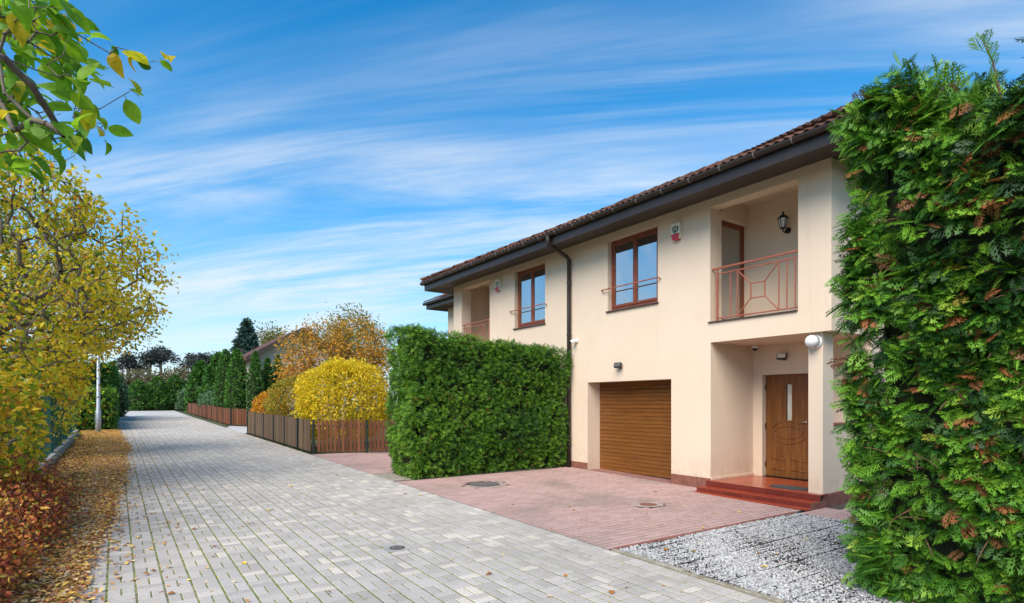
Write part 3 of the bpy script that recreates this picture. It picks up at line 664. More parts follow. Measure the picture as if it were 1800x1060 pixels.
# front doors
for k in (0, 1):
    T = (lambda y: y) if k == 0 else mir
    dy = srt(T(5.45), T(6.362)); X = 10.465
    fd = link('front_door', MB().box(X, X + .05, dy[0], dy[1], FL + .012, 2.235).mesh(M['oak_v'], bev=.004), house)
    tag(fd, 'golden oak front door with narrow glass strip and oval moulding') if k == 0 else None
    link('threshold', MB().box(X - .03, X + .05, dy[0], dy[1], FL + .001, FL + .0115).mesh(M['black']), fd)
    def strip(pts, wd=.022): link('moulding', MB().tube([(X - .001, T(y), z) for y, z in pts], wd / 2, 6).mesh(M['oak_v'], True), fd)
    cy, cz = 5.90, 1.135
    strip([(cy + .27 * math.cos(a), cz + .115 * math.sin(a)) for a in np.linspace(0, 2 * math.pi, 33)])
    strip([(cy + .34 * math.cos(a), cz + .215 * math.sin(a)) for a in np.linspace(-2.75, -.40, 16)]); strip([(cy + .34 * math.cos(a), cz + .215 * math.sin(a)) for a in np.linspace(.35, 1.25, 10)]); strip([(cy + .34 * math.cos(a), cz + .215 * math.sin(a)) for a in np.linspace(1.9, 2.75, 10)])
    for a, b in ((5.56, 5.86), (5.95, 6.25)): strip([(a, .42), (b, .42), (b, .62)][:2]); strip([(a, .60), (b, .62)])
    link('glass_frame', MB().box(X - .010, X - .0005, *srt(T(5.80), T(5.975)), 1.33, 2.08).mesh(M['oak_v'], bev=.004), fd)
    link('glass_strip', MB().box(X - .014, X - .0105, *srt(T(5.835), T(5.94)), 1.37, 2.045).mesh(pmat('frosted_glass', (.50, .48, .38), (.62, .60, .50), 4, .25)), fd)
    link('glass_strip_edge', MB().box(X - .016, X - .0145, *srt(T(5.915), T(5.94)), 1.37, 2.045).mesh(M['black']), fd)
    link('handle', MB().tube([(X - .002, T(5.53), 1.345), (X - .05, T(5.53), 1.345), (X - .055, T(5.55), 1.345), (X - .055, T(5.65), 1.345)], .010, 8).mesh(M['steel'], True), fd)
    for z in (.5, 1.25, 2.0): link('hinge', MB().tube([(X - .012, T(6.366), z - .05), (X - .012, T(6.366), z + .05)], .011, 8).mesh(M['black']), fd)

# eaves: soffit, fascia, gutters, downpipe
EX0, EX1, EY0, EY1, EZ = 8.17, 17.0, 3.70, 16.96, 5.60
so = MB()
def soffit_ring():
    inn = [(XF, YR), (XF, YL), (16.2, YL), (16.2, YR)]; out = [(EX0 + .09, EY0 + .09), (EX0 + .09, EY1 - .09), (EX1 - .09, EY1 - .09), (EX1 - .09, EY0 + .09)]
    nb = 8
    for s_ in range(4):
        a0, a1 = out[s_], out[(s_ + 1) % 4]; b0, b1 = inn[s_], inn[(s_ + 1) % 4]
        for j in range(nb):
            t0, t1 = j / nb, (j + .86) / nb; L_ = lambda p, q, t: (p[0] + (q[0] - p[0]) * t, p[1] + (q[1] - p[1]) * t, 5.335 + .125 * t)
            so.quad(L_(a0, b0, t0), L_(a1, b1, t0), L_(a1, b1, t1), L_(a0, b0, t1))
            t2 = (j + 1) / nb; up = lambda p: (p[0], p[1], p[2] + .014)
            so.quad(L_(a0, b0, t1), L_(a1, b1, t1), up(L_(a1, b1, (t1 + t2) / 2)), up(L_(a0, b0, (t1 + t2) / 2))); so.quad(up(L_(a0, b0, (t1 + t2) / 2)), up(L_(a1, b1, (t1 + t2) / 2)), L_(a1, b1, t2), L_(a0, b0, t2))
soffit_ring(); so.obj('soffit', M['soffit'], house)
fx = .085
B('fascia', M['brownmetal'], house, EX0 + fx - .02, EX0 + fx, EY0 + fx, EY1 - fx, 5.33, 5.60); B('fascia', M['brownmetal'], house, EX0 + fx, EX1 - fx, EY0 + fx - .02, EY0 + fx, 5.33, 5.60)
B('fascia', M['brownmetal'], house, EX0 + fx, EX1 - fx, EY1 - fx, EY1 - fx + .02, 5.33, 5.60); B('fascia', M['brownmetal'], house, EX1 - fx, EX1 - fx + .02, EY0 + fx, EY1 - fx, 5.33, 5.60)
def gutter(p0, p1, outw):
    p0 = Vector(p0); p1 = Vector(p1); ow = Vector(outw); g = MB(); pr = []
    for k in range(11): a = math.pi * k / 10; pr.append((-math.cos(a) * .068, -math.sin(a) * .068))
    pr += [(.074, .004), (.068, .010), (.060, .004)]
    pts = [[tuple(p + ow * x + Vector((0, 0, z))) for x, z in pr] for p in (p0, p1)]
    for i in range(len(pr) - 1): g.quad(pts[0][i], pts[1][i], pts[1][i + 1], pts[0][i + 1])
    for e in (0, 1): g.poly(pts[e][:11])
    o = link('gutter', g.mesh(M['brownmetal'], True), house); d = (p1 - p0); n = int(d.length / .62)
    bmesh_ = MB(); ring = [Vector((0, 0, 0)) + ow * (-math.cos(a) * .073) + Vector((0, 0, -math.sin(a) * .073)) for a in np.linspace(.2, math.pi, 8)]; dn = d.normalized() * .012
    ring = ring + [ow * .06 + Vector((0, 0, .016))]
    for a, b in zip(ring[:-1], ring[1:]): bmesh_.quad(tuple(a - dn), tuple(a + dn), tuple(b + dn), tuple(b - dn))
    bme = bmesh_.mesh(M['bracket'])
    for i in range(n + 1): link('bracket', bme, o, tuple(p0 + d * ((i + .4) / (n + .8))))
gutter((EX0 + .01, EY0 - .01, 5.575), (EX0 + .01, EY1 + .01, 5.575), (-1, 0, 0)); gutter((EX0 + .09, EY0 + .005, 5.575), (EX1, EY0 + .005, 5.575), (0, -1, 0)); gutter((EX0 + .09, EY1 - .005, 5.575), (EX1, EY1 - .005, 5.575), (0, 1, 0))
dp = link('downpipe', MB().tube([(8.17, 10.33, 5.52), (8.17, 10.33, 5.38), (8.20, 10.335, 5.34), (8.86, 10.47, 5.18), (8.925, 10.48, 5.12), (8.925, 10.48, 4.0), (8.925, 10.48, .1)], .048, 14).mesh(M['brownmetal'], True), house)
MB().tube([(8.17, 10.33, 5.56), (8.17, 10.33, 5.42)], .056, 14).obj('outlet', M['brownmetal'], dp)
for z in (5.05, 4.55, 3.3, 2.0, .7): link('pipe_clip', MB().tube([(8.925, 10.48, z), (8.925, 10.48, z + .05)], .056, 14).mesh(M['brownmetal']), dp)

# roof
PIT = math.radians(25.2); tp = math.tan(PIT); half = (EX1 - EX0) / 2; RZ = EZ + half * tp
e = [(EX0, EY0, EZ - .03), (EX0, EY1, EZ - .03), (EX1, EY1, EZ - .03), (EX1, EY0, EZ - .03)]; ra = (EX0 + half, EY0 + half, RZ - .03); rb = (EX0 + half, EY1 - half, RZ - .03)
roof = link('roof', MB().poly([e[0], e[1], rb, ra]).poly([e[1], e[2], rb]).poly([e[2], e[3], ra, rb]).poly([e[3], e[0], ra]).mesh(M['brownmetal']), house)
TW, TL, EXPO = .30, .40, .335
tv = []; tf = []; nv = 13
for row, (u, nn) in enumerate(((0., .034), (TL, .004), (0., .016))):
    for i in range(nv): v = TW * i / (nv - 1); tv.append((u, v, nn + .019 * math.cos(2 * math.pi * v / .15)))
for i in range(nv - 1): tf.append((i, i + 1, nv + i + 1, nv + i)); tf.append((2 * nv + i, 2 * nv + i + 1, i + 1, i))
tmb = MB(); tmb.v = tv; tmb.f = tf; tile_me = tmb.mesh(M['rooftile'], True)
def slope_tiles(origin, vdir, inward, length, objs):
    """origin: eave start; vdir along eave; inward horizontal; returns joined arrays"""
    o = Vector(origin); v = Vector(vdir); u = Vector(inward) * math.cos(PIT) + Vector((0, 0, math.sin(PIT))); nrm = v.cross(u); 
    if nrm.z < 0: nrm = -nrm
    R = Matrix((u, v, nrm)).transposed(); V = []; F = []; A = []; rr = rs(4); tva = np.array(tv); Rn = np.array(R)
    rows = int(half / math.cos(PIT) / EXPO)
    for i in range(rows):
        inset = i * EXPO * math.cos(PIT); nt_ = int((length - 2 * inset) / TW); s0 = (length - nt_ * TW) / 2
        for j in range(nt_):
            p = o + u * (i * EXPO - .03) + v * (s0 + j * TW)
            if objs and i < 6: ob = link('roof_tile', tile_me, roof); ob.matrix_local = Matrix.Translation(p) @ R.to_4x4() @ Matrix.Rotation(rr.normal(0, .008), 4, 'Y')
            else:
                n0 = sum(len(x) for x in V); V.append(tva @ Rn.T + np.array(p)); F.append(np.array(tf) + n0); A += [rr.uniform()] * len(tv)
    return V, F, A
allV = []; allF = []; allA = []
for args in (((EX0, EY0, EZ), (0, 1, 0), (1, 0, 0), EY1 - EY0, True), ((EX0, EY0, EZ), (1, 0, 0), (0, 1, 0), EX1 - EX0, False), ((EX0, EY1, EZ), (1, 0, 0), (0, -1, 0), EX1 - EX0, False), ((EX1, EY0, EZ), (0, 1, 0), (-1, 0, 0), EY1 - EY0, False)):
    V, F, A = slope_tiles(*args); off = sum(len(x) for x in allV)
    allF += [f + off for f in F]; allV += V; allA += A
tag(link('further_roof_tiles', amesh(np.concatenate(allV), np.concatenate(allF), M['rooftile'], allA, True), roof), kind='stuff')
rt = MB()
prof = [(math.cos(a) * .11, math.sin(a) * .085) for a in np.linspace(math.pi * -.02, math.pi * 1.02, 9)]; prof2 = [(x * .84, y * .84) for x, y in prof]
for i in range(8): rt.quad((0, prof[i][0], prof[i][1] + .012), (0, prof[i + 1][0], prof[i + 1][1] + .012), (.42, prof2[i + 1][0], prof2[i + 1][1]), (.42, prof2[i][0], prof2[i][1])); rt.quad((0, prof[i][0], prof[i][1] + .012), (0, prof[i + 1][0], prof[i + 1][1] + .012), (0, prof2[i + 1][0], prof2[i + 1][1] - .01), (0, prof2[i][0], prof2[i][1] - .01))
rt_me = rt.mesh(M['rooftile'], True)
def ridge(p0, p1):
    p0 = Vector(p0); p1 = Vector(p1); d = p1 - p0; x = d.normalized(); y = Vector((0, 0, 1)).cross(x).normalized(); z = x.cross(y); R = Matrix((x, y, z)).transposed().to_4x4(); n = int(d.length / .38)
    for i in range(n): ob = link('ridge_tile', rt_me, roof); ob.matrix_local = Matrix.Translation(p0 + d * (i / n) + Vector((0, 0, .045))) @ R
ridge((EX0, EY0, EZ + .02), (ra[0], ra[1], RZ)); ridge((EX0, EY1, EZ + .02), (rb[0], rb[1], RZ)); ridge((ra[0], ra[1], RZ + .02), (rb[0], rb[1], RZ + .02)); ridge((EX1, EY0, EZ + .02), (ra[0], ra[1], RZ)); ridge((EX1, EY1, EZ + .02), (rb[0], rb[1], RZ))

# ------------------------------------------------------------------ fittings on the house
def siren(y, z, label):
    t = thing('alarm_siren', label, 'alarm box', (8.98, y, z - .16))
    w, h = .105, .155
    body = MB(); pts = [(-w, h), (w, h), (w, -.05), (w * .72, -h), (-w * .72, -h), (-w, -.05)]
    f = [(8.915, y + a, z + b) for a, b in pts]; bk = [(8.998, y + a * 1.02, z + b) for a, b in pts]
    body.poly(f).poly(bk[::-1])
    for i in range(6): body.quad(f[i], bk[i], bk[(i + 1) % 6], f[(i + 1) % 6])
    body.obj('housing', M['cream'], t, bev=.006)
    lens = MB(); lp = [(-w * .98, -.055), (w * .98, -.055), (w * .7, -h * 1.02), (w * .35, -h * 1.12), (-w * .35, -h * 1.12), (-w * .7, -h * 1.02)]
    lf = [(8.908, y + a, z + b) for a, b in lp]; lb = [(8.985, y + a, z + b) for a, b in lp]; lens.poly(lf)
    for i in range(6): lens.quad(lf[i], lb[i], lb[(i + 1) % 6], lf[(i + 1) % 6])
    lens.obj('red_light', M['redlens'], t)
    sh = [(-.075, .085), (0, .10), (.075, .085), (.07, .01), (.04, -.035), (0, -.052), (-.04, -.035), (-.07, .01)]
    MB().poly([(8.9125, y + a, z + b) for a, b in sh]).obj('shield_emblem', M['black'], t)
    MB().poly([(8.9108, y + a * .62, z - .006 + b * .55) for a, b in sh]).obj('shield_centre', M['cream'], t); MB().poly([(8.9095, y + a * .42, z - .006 + b * .36) for a, b in sh]).obj('shield_core', M['black'], t)
    MB().box(8.9095, 8.9118, y - .062, y + .062, z + .066, z + .076).obj('emblem_bar', M['cream'], t)
siren(7.30, 5.03, 'cream alarm box with red base beside the window nearer the balcony lantern'); siren(13.61, 5.05, 'cream alarm box with red base between the downpipe-side window and the hedge-side balcony')
t = thing('globe_lamp', 'white globe wall lamp at the top of the porch pillar', 'lamp', (9.09, 4.70, 2.55))
MB().lathe((9.098, 4.695, 2.665), [(.0, -.001), (.118, 0), (.118, -.022), (.10, -.034), (.095, -.05)], 24, 'X').obj('base_ring', M['white'], t, True)
MB().lathe((8.985, 4.695, 2.665), [(.001, -.098)] + [(.098 * math.cos(a), .098 * math.sin(a)) for a in np.linspace(-1.45, .9, 12)], 24, 'X').obj('globe', M['opal'], t, True)
t = thing('wall_lantern', 'black carriage lantern on the balcony back wall', 'lamp', (10.19, 5.76, 4.9)); yl, zl = 5.76, 4.98; xl = 10.02
MB().lathe((10.198, yl, zl - .10), [(.0, 0), (.055, 0), (.055, -.015), (.02, -.03)], 14, 'X').obj('wall_plate', M['black'], t, True)
MB().tube([(10.17, yl, zl - .10), (10.10, yl, zl - .16), (10.03, yl, zl - .14), (xl, yl, zl - .09)], .011, 8).obj('arm', M['black'], t, True)
MB().lathe((xl, yl, zl), [(.0, -.10), (.05, -.095), (.055, -.08)], 6).obj('tray', M['black'], t); MB().lathe((xl, yl, zl), [(.048, -.08), (.078, .09)], 6).obj('glass', M['lampglass'], t)
mb = MB()
for q in range(6): a = q * math.pi / 3; mb.bar((xl + .05 * math.cos(a), yl + .05 * math.sin(a), zl - .082), (xl + .08 * math.cos(a), yl + .08 * math.sin(a), zl + .092), .011, .011)
mb.obj('cage', M['black'], t); MB().lathe((xl, yl, zl), [(.098, .09), (.09, .105), (.045, .15), (.02, .16), (.015, .185), (.022, .20), (.001, .22)], 12).obj('cap', M['black'], t)
def floodlight(x, y, z, label, face):
    t = thing('floodlight', label, 'lamp', (x, y, z - .1))
    MB().box(x - .02, x - .001, y - .03, y + .03, z - .06, z + .0).obj('bracket', M['black'], t); MB().tube([(x - .01, y, z - .03), (x - .06, y, z - .02)], .016, 8).obj('arm', M['black'], t)
    h = MB().box(-.035, .035, -.085, .085, -.055, .055).obj('housing', M['black'], t, bev=.006); g = MB().box(-.040, -.036, -.072, .072, -.042, .042).obj('lens', face, t)
    for o in (h, g): o.location = (x - .09, y, z + .01); o.rotation_euler = (0, .35, .25)
floodlight(10.35, 5.92, 2.56, 'small floodlight with pale lens on the wall above the front door', M['white']); floodlight(9.0, 8.84, 2.50, 'small black floodlight on the wall above the garage door', M['iron'])
t = thing('security_camera', 'white bullet security camera on the wall beside the downpipe', 'camera', (8.99, 10.28, 3.1))
MB().lathe((8.999, 10.27, 3.17), [(0, 0), (.05, 0), (.05, -.03), (.02, -.04)], 16, 'X').obj('base', M['white'], t, True); MB().tube([(8.97, 10.27, 3.17), (8.93, 10.29, 3.16), (8.83, 10.31, 3.13)], [.02, .045, .045], 14).obj('barrel', M['white'], t, True); MB().tube([(8.835, 10.3095, 3.131), (8.822, 10.312, 3.128)], .040, 14).obj('lens', M['black'], t)
t = thing('dome_camera', 'white dome security camera under the porch ceiling', 'camera', (10.15, 6.40, 2.74)); MB().lathe((10.15, 6.40, OVB), [(.0, -.001), (.065, -.002), (.065, -.05), (.055, -.06)], 20).obj('base', M['white'], t, True); MB().lathe((10.15, 6.40, OVB), [(.052, -.058), (.044, -.085), (.022, -.102), (.001, -.106)], 16).obj('dome', M['black'], t, True)

# the next house, set back beyond the eave
nh = thing('neighbouring_house', 'cream house end with brown eave showing just past the main roof', 'house', (14, 19, gz(19)))
MB().box(11.0, 17, 17.3, 20.4, 0, 5.5).obj('wall', M['stucco'], nh)
MB().box(10.985, 11.0, 18.0, 19.2, 3.9, 5.2).obj('window', M['winframe'], nh)
B('soffit', M['soffit'], nh, 10.32, 17.6, 17.2, 20.95, 5.50, 5.53); B('fascia', M['brownmetal'], nh, 10.31, 10.33, 17.19, 20.97, 5.47, 5.72); B('fascia', M['brownmetal'], nh, 10.33, 17.6, 20.95, 20.97, 5.47, 5.72)
MB().tube([(10.24, 17.2, 5.68), (10.24, 21.03, 5.68)], .065, 12).obj('gutter', M['brownmetal'], nh, True)
nr = link('roof', MB().poly([(10.26, 17.1, 5.73), (10.26, 21.0, 5.73), (13.9, 17.36, 7.5), (13.9, 17.1, 7.5)]).poly([(10.26, 21.0, 5.73), (17.6, 21.0, 5.73), (13.9, 17.36, 7.5)]).poly([(17.6, 21.0, 5.73), (17.6, 17.1, 5.73), (13.9, 17.1, 7.5), (13.9, 17.36, 7.5)]).mesh(M['brownmetal']), nh)
u = Vector((math.cos(PIT), 0, math.sin(PIT))); R = Matrix((u, Vector((0, 1, 0)), Vector((-math.sin(PIT), 0, math.cos(PIT))))).transposed()
for i in range(6):
    for j in range(int((3.9 - i * .3) / TW)): ob = link('roof_tile', tile_me, nr); ob.matrix_parent_inverse = Matrix(); ob.matrix_local = Matrix.Translation(Vector((10.22, 17.1, 5.75)) + u * (i * EXPO) + Vector((0, j * TW, 0))) @ R.to_4x4()

# ------------------------------------------------------------------ fences
def board_mesh(w, h, t, mat):
    return MB().box(-w / 2, w / 2, -t / 2, t / 2, 0, h).mesh(mat, bev=.006)
def fence(p0, p1, label, mat, w, gap, h, posts, group=None, rng=rs(1), rails=True, postmat='darkpost'):
    p0 = Vector(p0); p1 = Vector(p1); d = p1 - p0; Ln = d.length; ang = math.atan2(d.y, d.x); un = d / Ln; nv_ = Vector((-un.y, un.x))
    t = thing('picket_fence', label, 'fence', (*((p0 + p1) / 2), gz((p0.y + p1.y) / 2)), group)
    me = board_mesh(w, h, .022, M[mat]); n = int(Ln / (w + gap))
    for i in range(n):
        s = (i + .5) * Ln / n
        if any(abs(s - q * Ln) < .045 for q in posts): continue
        p = p0 + un * s; o = link('board', me, t, (p.x, p.y, gz(p.y) + .035 + rng.uniform(-.008, .008)), (rng.normal(0, .008), rng.normal(0, .006), ang)); o.scale = (rng.uniform(.93, 1.03), 1, rng.uniform(.985, 1.01))
    for q in posts:
        p = p0 + un * (q * Ln); link('post', MB().box(-.03, .03, -.03, .03, -.05, h + .045).mesh(M[postmat], bev=.005), t, (p.x, p.y, gz(p.y)), (0, 0, ang))
    if rails:
        for z in (.22, h - .14):
            a = p0 + nv_ * .03; b = p1 + nv_ * .03
            MB().bar((a.x, a.y, gz(a.y) + z), (b.x, b.y, gz(b.y) + z), .03, .07).obj('rail', M['oldboard'], t)
rf = rs(21)
fence((4.66, 16.78), (7.9, 15.25), 'red-brown picket fence with dark posts below the round yellow bush', 'board', .088, .022, .92, (0.004, .42, .83), rng=rf)
fence((4.62, 26.5), (4.62, 16.86), 'weathered grey-brown board fence along the lane beside the yellow bushes', 'oldboard', .118, .004, .92, (0.004, .17, .34, .51, .68, .85), rng=rf)
fence((5.05, 57.5), (4.98, 33.5), 'long dark brown board fence at the far end of the lane below the juniper', 'board', .13, .018, .86, (.004, .1, .2, .3, .4, .5, .6, .7, .8, .9), rng=rf)
fence((5.02, 33.42), (7.3, 31.2), 'short dark brown board fence below the tall thuja columns', 'board', .13, .018, .86, (.004, .32, .66, .99), rng=rf)
# green mesh fence and concrete base on the left
FX = -1.32
t = thing('mesh_fence', 'green wire mesh fence with green posts standing on a concrete base', 'fence', (FX, 20, gz(20)))
for y in (13.3, 15.8, 18.3, 20.8, 23.3, 25.8, 28.3): link('post', MB().tube([(0, 0, -.1), (0, 0, 1.62)], .032, 10).mesh(M['greenpost']), t, (FX, y, gz(y)))
for y in np.arange(13.3, 28.2, 2.5): link('base_slab', MB().box(-.06, .06, .04, 2.46, -.2, .24).mesh(M['concrete'], bev=.015), t, (FX + .05, y, gz(y) + rf.uniform(-.03, .03)))
wm = MB()
for y in np.arange(13.3, 28.3, .08): wm.box(FX - .0025, FX + .0025, y - .0025, y + .0025, gz(y) + .2, gz(y) + 1.6)
for z in np.arange(.25, 1.61, .15):
    for a in np.arange(13.3, 28.2, 2.5): wm.bar((FX + .006, a, gz(a) + z), (FX + .006, a + 2.5, gz(a + 2.5) + z), .005, .005)
tag(wm.obj('wire_mesh', M['greenpost'], t), kind='stuff')
# lamp post
t = thing('street_lamp', 'grey galvanised lamp post beside the lane, its head among yellow leaves', 'street lamp', (-.62, 30, gz(30)))
z = gz(30); MB().tube([(-.62, 30, z - .1), (-.62, 30, z + .9), (-.62, 30, z + .95), (-.62, 30, z + 4.2)], [.10, .10, .075, .05], 14).obj('pole', M['galv'], t, True)
MB().box(-.735, -.705, 29.93, 30.07, z + .45, z + .78).obj('service_door', M['galv'], t)
MB().lathe((-.62, 30, z + 4.2), [(.05, 0), (.08, .05), (.16, .12), (.17, .32), (.10, .40), (.001, .43)], 14).obj('lantern', M['opal'], t, True)

# ------------------------------------------------------------------ vegetation machinery
LEAF_T = np.array([(0, 0, 0), (-.30, .42, .07), (0, 1, -.06), (.30, .42, .07), (0, .5, 0)]); LEAF_F = np.array([(0, 4, 1), (1, 4, 2), (0, 3, 4), (4, 3, 2)])
CLUMP_T = []; CLUMP_F = []
_r = rs(77)
for k in range(5):
    d = _r.normal(size=3); d /= np.linalg.norm(d); x = np.cross(d, _r.normal(size=3)); x /= np.linalg.norm(x); c = _r.normal(size=3) * .35
    b = len(CLUMP_T); CLUMP_T += [c - d * .28, c + x * .16, c + d * .34, c - x * .16]; CLUMP_F += [(b, b + 1, b + 2), (b, b + 2, b + 3)]
CLUMP_T = np.array(CLUMP_T); CLUMP_F = np.array(CLUMP_F)
def spray(nb, sub, wid, droop=.35, seed=0):
    """flat scale-leaf spray along +y in the xy plane, drooping in z"""
    r = rs(seed); V = []; F = []
    def blade(p, d, L, w):
        d = d / np.linalg.norm(d); s = np.array((-d[1], d[0], 0.)); b = len(V)
        for q in (p, p + d * L * .45 + s * w, p + d * L, p + d * L * .45 - s * w): V.append((q[0], q[1], q[2] - droop * (q[1] ** 2) - .25 * abs(q[0]) ** 1.5))
        F.append((b, b + 1, b + 2)); F.append((b, b + 2, b + 3))
    blade(np.zeros(3), np.array((0, 1., 0)), 1., wid * .8)
    for i in range(nb):
        y = .10 + .80 * i / nb; side = 1 if i % 2 else -1; L = (.56 - .36 * abs(y - .35) - .18 * y) * r.uniform(.8, 1.2); a = math.radians(r.uniform(36, 54)) * side
        d = np.array((math.sin(a), math.cos(a), r.uniform(-.12, .12))); p = np.array((0, y, 0.)); blade(p, d, L, wid)
        for q in range(sub):
            tt = .30 + .5 * q / max(sub, 1); a2 = a + math.radians(40) * (1 if q % 2 else -1); blade(p + d * L * tt, np.array((math.sin(a2), math.cos(a2), r.uniform(-.1, .1))), L * (.50 - .2 * tt), wid * .8)
    return np.array(V), np.array(F)
SPRAY_NEAR = [spray(12, 3, .026, .35, 1), spray(10, 3, .028, .55, 2), spray(13, 2, .026, .2, 3)]
SPRAY_MID = [spray(8, 0, .042, .3, 4), spray(7, 0, .045, .6, 5)]
SPRAY_FAR = [spray(3, 0, .14, .3, 6)]
def merge(parts):
    V = []; F = []; A = []; n = 0
    for v, f, a in parts: V.append(v); F.append(f + n); A.append(a); n += len(v)
    return np.concatenate(V), np.concatenate(F), np.concatenate(A)
def put_sprays(temps, P, Nrm, size, r, rnd, out=.55, up=.25, jit=.55, roll=.7, flat=None):
    D = Nrm * out + np.array((0, 0, up)) + r.normal(0, jit, P.shape); n = len(P); idx = r.randint(0, len(temps), n); parts = []
    side = np.cross(Nrm, np.array((0, 0, 1.))) + r.normal(0, .35, P.shape)
    # spray plane: between facing outward and standing on edge
    U = Nrm * r.uniform(.2, 1, (n, 1)) + side * r.normal(0, .6, (n, 1)) + np.array((0, 0, .35))
    if flat is not None: U = np.array((0, 0, flat)) + Nrm * r.uniform(.1, .8, (n, 1)) + r.normal(0, .38, P.shape)
    R = frame(D, U, r, roll); S = size * r.uniform(.65, 1.3, n)
    for k, (T, F) in enumerate(temps):
        m = idx == k
        if m.any(): parts.append(batch(T, F, P[m], R[m], S[m], rnd[m]))
    return merge(parts)
def put_leaves(P, r, size, rnd, D=None, T=LEAF_T, F=LEAF_F, upb=.5, dj=1.):
    n = len(P); D = r.normal(size=(n, 3)) if D is None else D + r.normal(0, dj, (n, 3)); U = r.normal(size=(n, 3)) * .8 + np.array((0, 0, upb)); S = size * r.uniform(.6, 1.3, n)
    return batch(T, F, P, frame(D, U), S, rnd)
def foliage(name, arr, mat, parent, kind='stuff'):
    o = link(name, amesh(arr[0], arr[1], mat, arr[2]), parent)
    if kind: o['kind'] = kind
    return o

# clipped hedges: a box whose faces bulge a little, sprays all over it
def hedge_points(r, box, dens, bulge, seed, faces='xXyYt', lump=1.6, topfun=None):
    x0, x1, y0, y1, z0, z1 = box; out = []; nor = []
    def add(a, n_, f):
        key = {(-1, 0): 'x', (1, 0): 'X', (0, -1): 'y', (0, 1): 'Y', (0, 0): 't'}[n_[:2]]; n = int(a * (dens[key] if isinstance(dens, dict) else dens)); u, v = r.uniform(size=n), r.uniform(size=n); out.append(f(u, v)); nor.append(np.tile(np.array(n_, float), (n, 1)))
    hx, hy, hz = x1 - x0, y1 - y0, z1 - z0; st = lambda *a: np.stack(a, 1)
    if 'x' in faces: add(hy * hz, (-1, 0, 0), lambda u, v: st(np.full_like(u, x0), y0 + u * hy, z0 + v * hz))
    if 'X' in faces: add(hy * hz, (1, 0, 0), lambda u, v: st(np.full_like(u, x1), y0 + u * hy, z0 + v * hz))
    if 'y' in faces: add(hx * hz, (0, -1, 0), lambda u, v: st(x0 + u * hx, np.full_like(u, y0), z0 + v * hz))
    if 'Y' in faces: add(hx * hz, (0, 1, 0), lambda u, v: st(x0 + u * hx, np.full_like(u, y1), z0 + v * hz))
    if 't' in faces: add(hx * hy, (0, 0, 1), lambda u, v: st(x0 + u * hx, y0 + v * hy, np.full_like(u, z1)))
    return np.concatenate(out), np.concatenate(nor)
def hedge_shape(P, Nrm, box, bulge, seed, lump, topfun=None, tuck=.0, corner=.12):
    P = P.copy(); x0, x1, y0, y1, z0, z1 = box
    f = np.clip((P[:, 2] - z0) / (z1 - z0), 0, 1)
    c = np.array(((x0 + x1) / 2, (y0 + y1) / 2, 0)); h = np.array(((x1 - x0) / 2, (y1 - y0) / 2))
    q = (P[:, :2] - c[:2]) / h                                       # round the vertical corners
    over = np.clip(np.abs(q) - (1 - corner / h), 0, None) * h / corner; rr_ = np.sqrt((over ** 2).sum(1)); k = np.where(rr_ > 1, 1 / np.maximum(rr_, 1e-6), 1)
    e = np.minimum(np.abs(q) * h, h - corner) + over * corner * k[:, None] * (over > 0); P[:, :2] = c[:2] + np.sign(q) * e
    if topfun is not None: P[:, 2] = z0 + (P[:, 2] - z0) * topfun(P[:, 0], P[:, 1])
    side = (bulge * sn(P, lump, seed) + bulge * .6 * sn(P, lump * 2.7, seed + 1)); side = side - tuck * np.clip(1 - f * (4 if tuck < .2 else 1.9), 0, 1)
    return P + Nrm * side[:, None]
def core_box(box, inset, seed, bulge, lump, topfun=None, tuck=0., n=10):
    x0, x1, y0, y1, z0, z1 = box; x0 += inset; x1 -= inset; y0 += inset; y1 -= inset; z1 -= inset
    V = []; F = []; Nn = []
    def face(o, a, b, nm):
        b0 = len(V)
        for i in range(n + 1):
            for j in range(n + 1): V.append(np.array(o) + np.array(a) * i / n + np.array(b) * j / n); Nn.append(nm)
        for i in range(n):
            for j in range(n): k = b0 + i * (n + 1) + j; F.append((k, k + 1, k + n + 2, k + n + 1))
    X, Y, Z = x1 - x0, y1 - y0, z1 - z0
    face((x0, y0, z0), (0, Y, 0), (0, 0, Z), (-1, 0, 0)); face((x1, y0, z0), (0, Y, 0), (0, 0, Z), (1, 0, 0)); face((x0, y0, z0), (X, 0, 0), (0, 0, Z), (0, -1, 0)); face((x0, y1, z0), (X, 0, 0), (0, 0, Z), (0, 1, 0)); face((x0, y0, z1), (X, 0, 0), (0, Y, 0), (0, 0, 1))
    V = np.array(V); Nn = np.array(Nn, float); b2 = (x0, x1, y0, y1, z0, z1)
    return hedge_shape(V, Nn, b2, bulge, seed, lump, topfun, tuck), np.array(F)
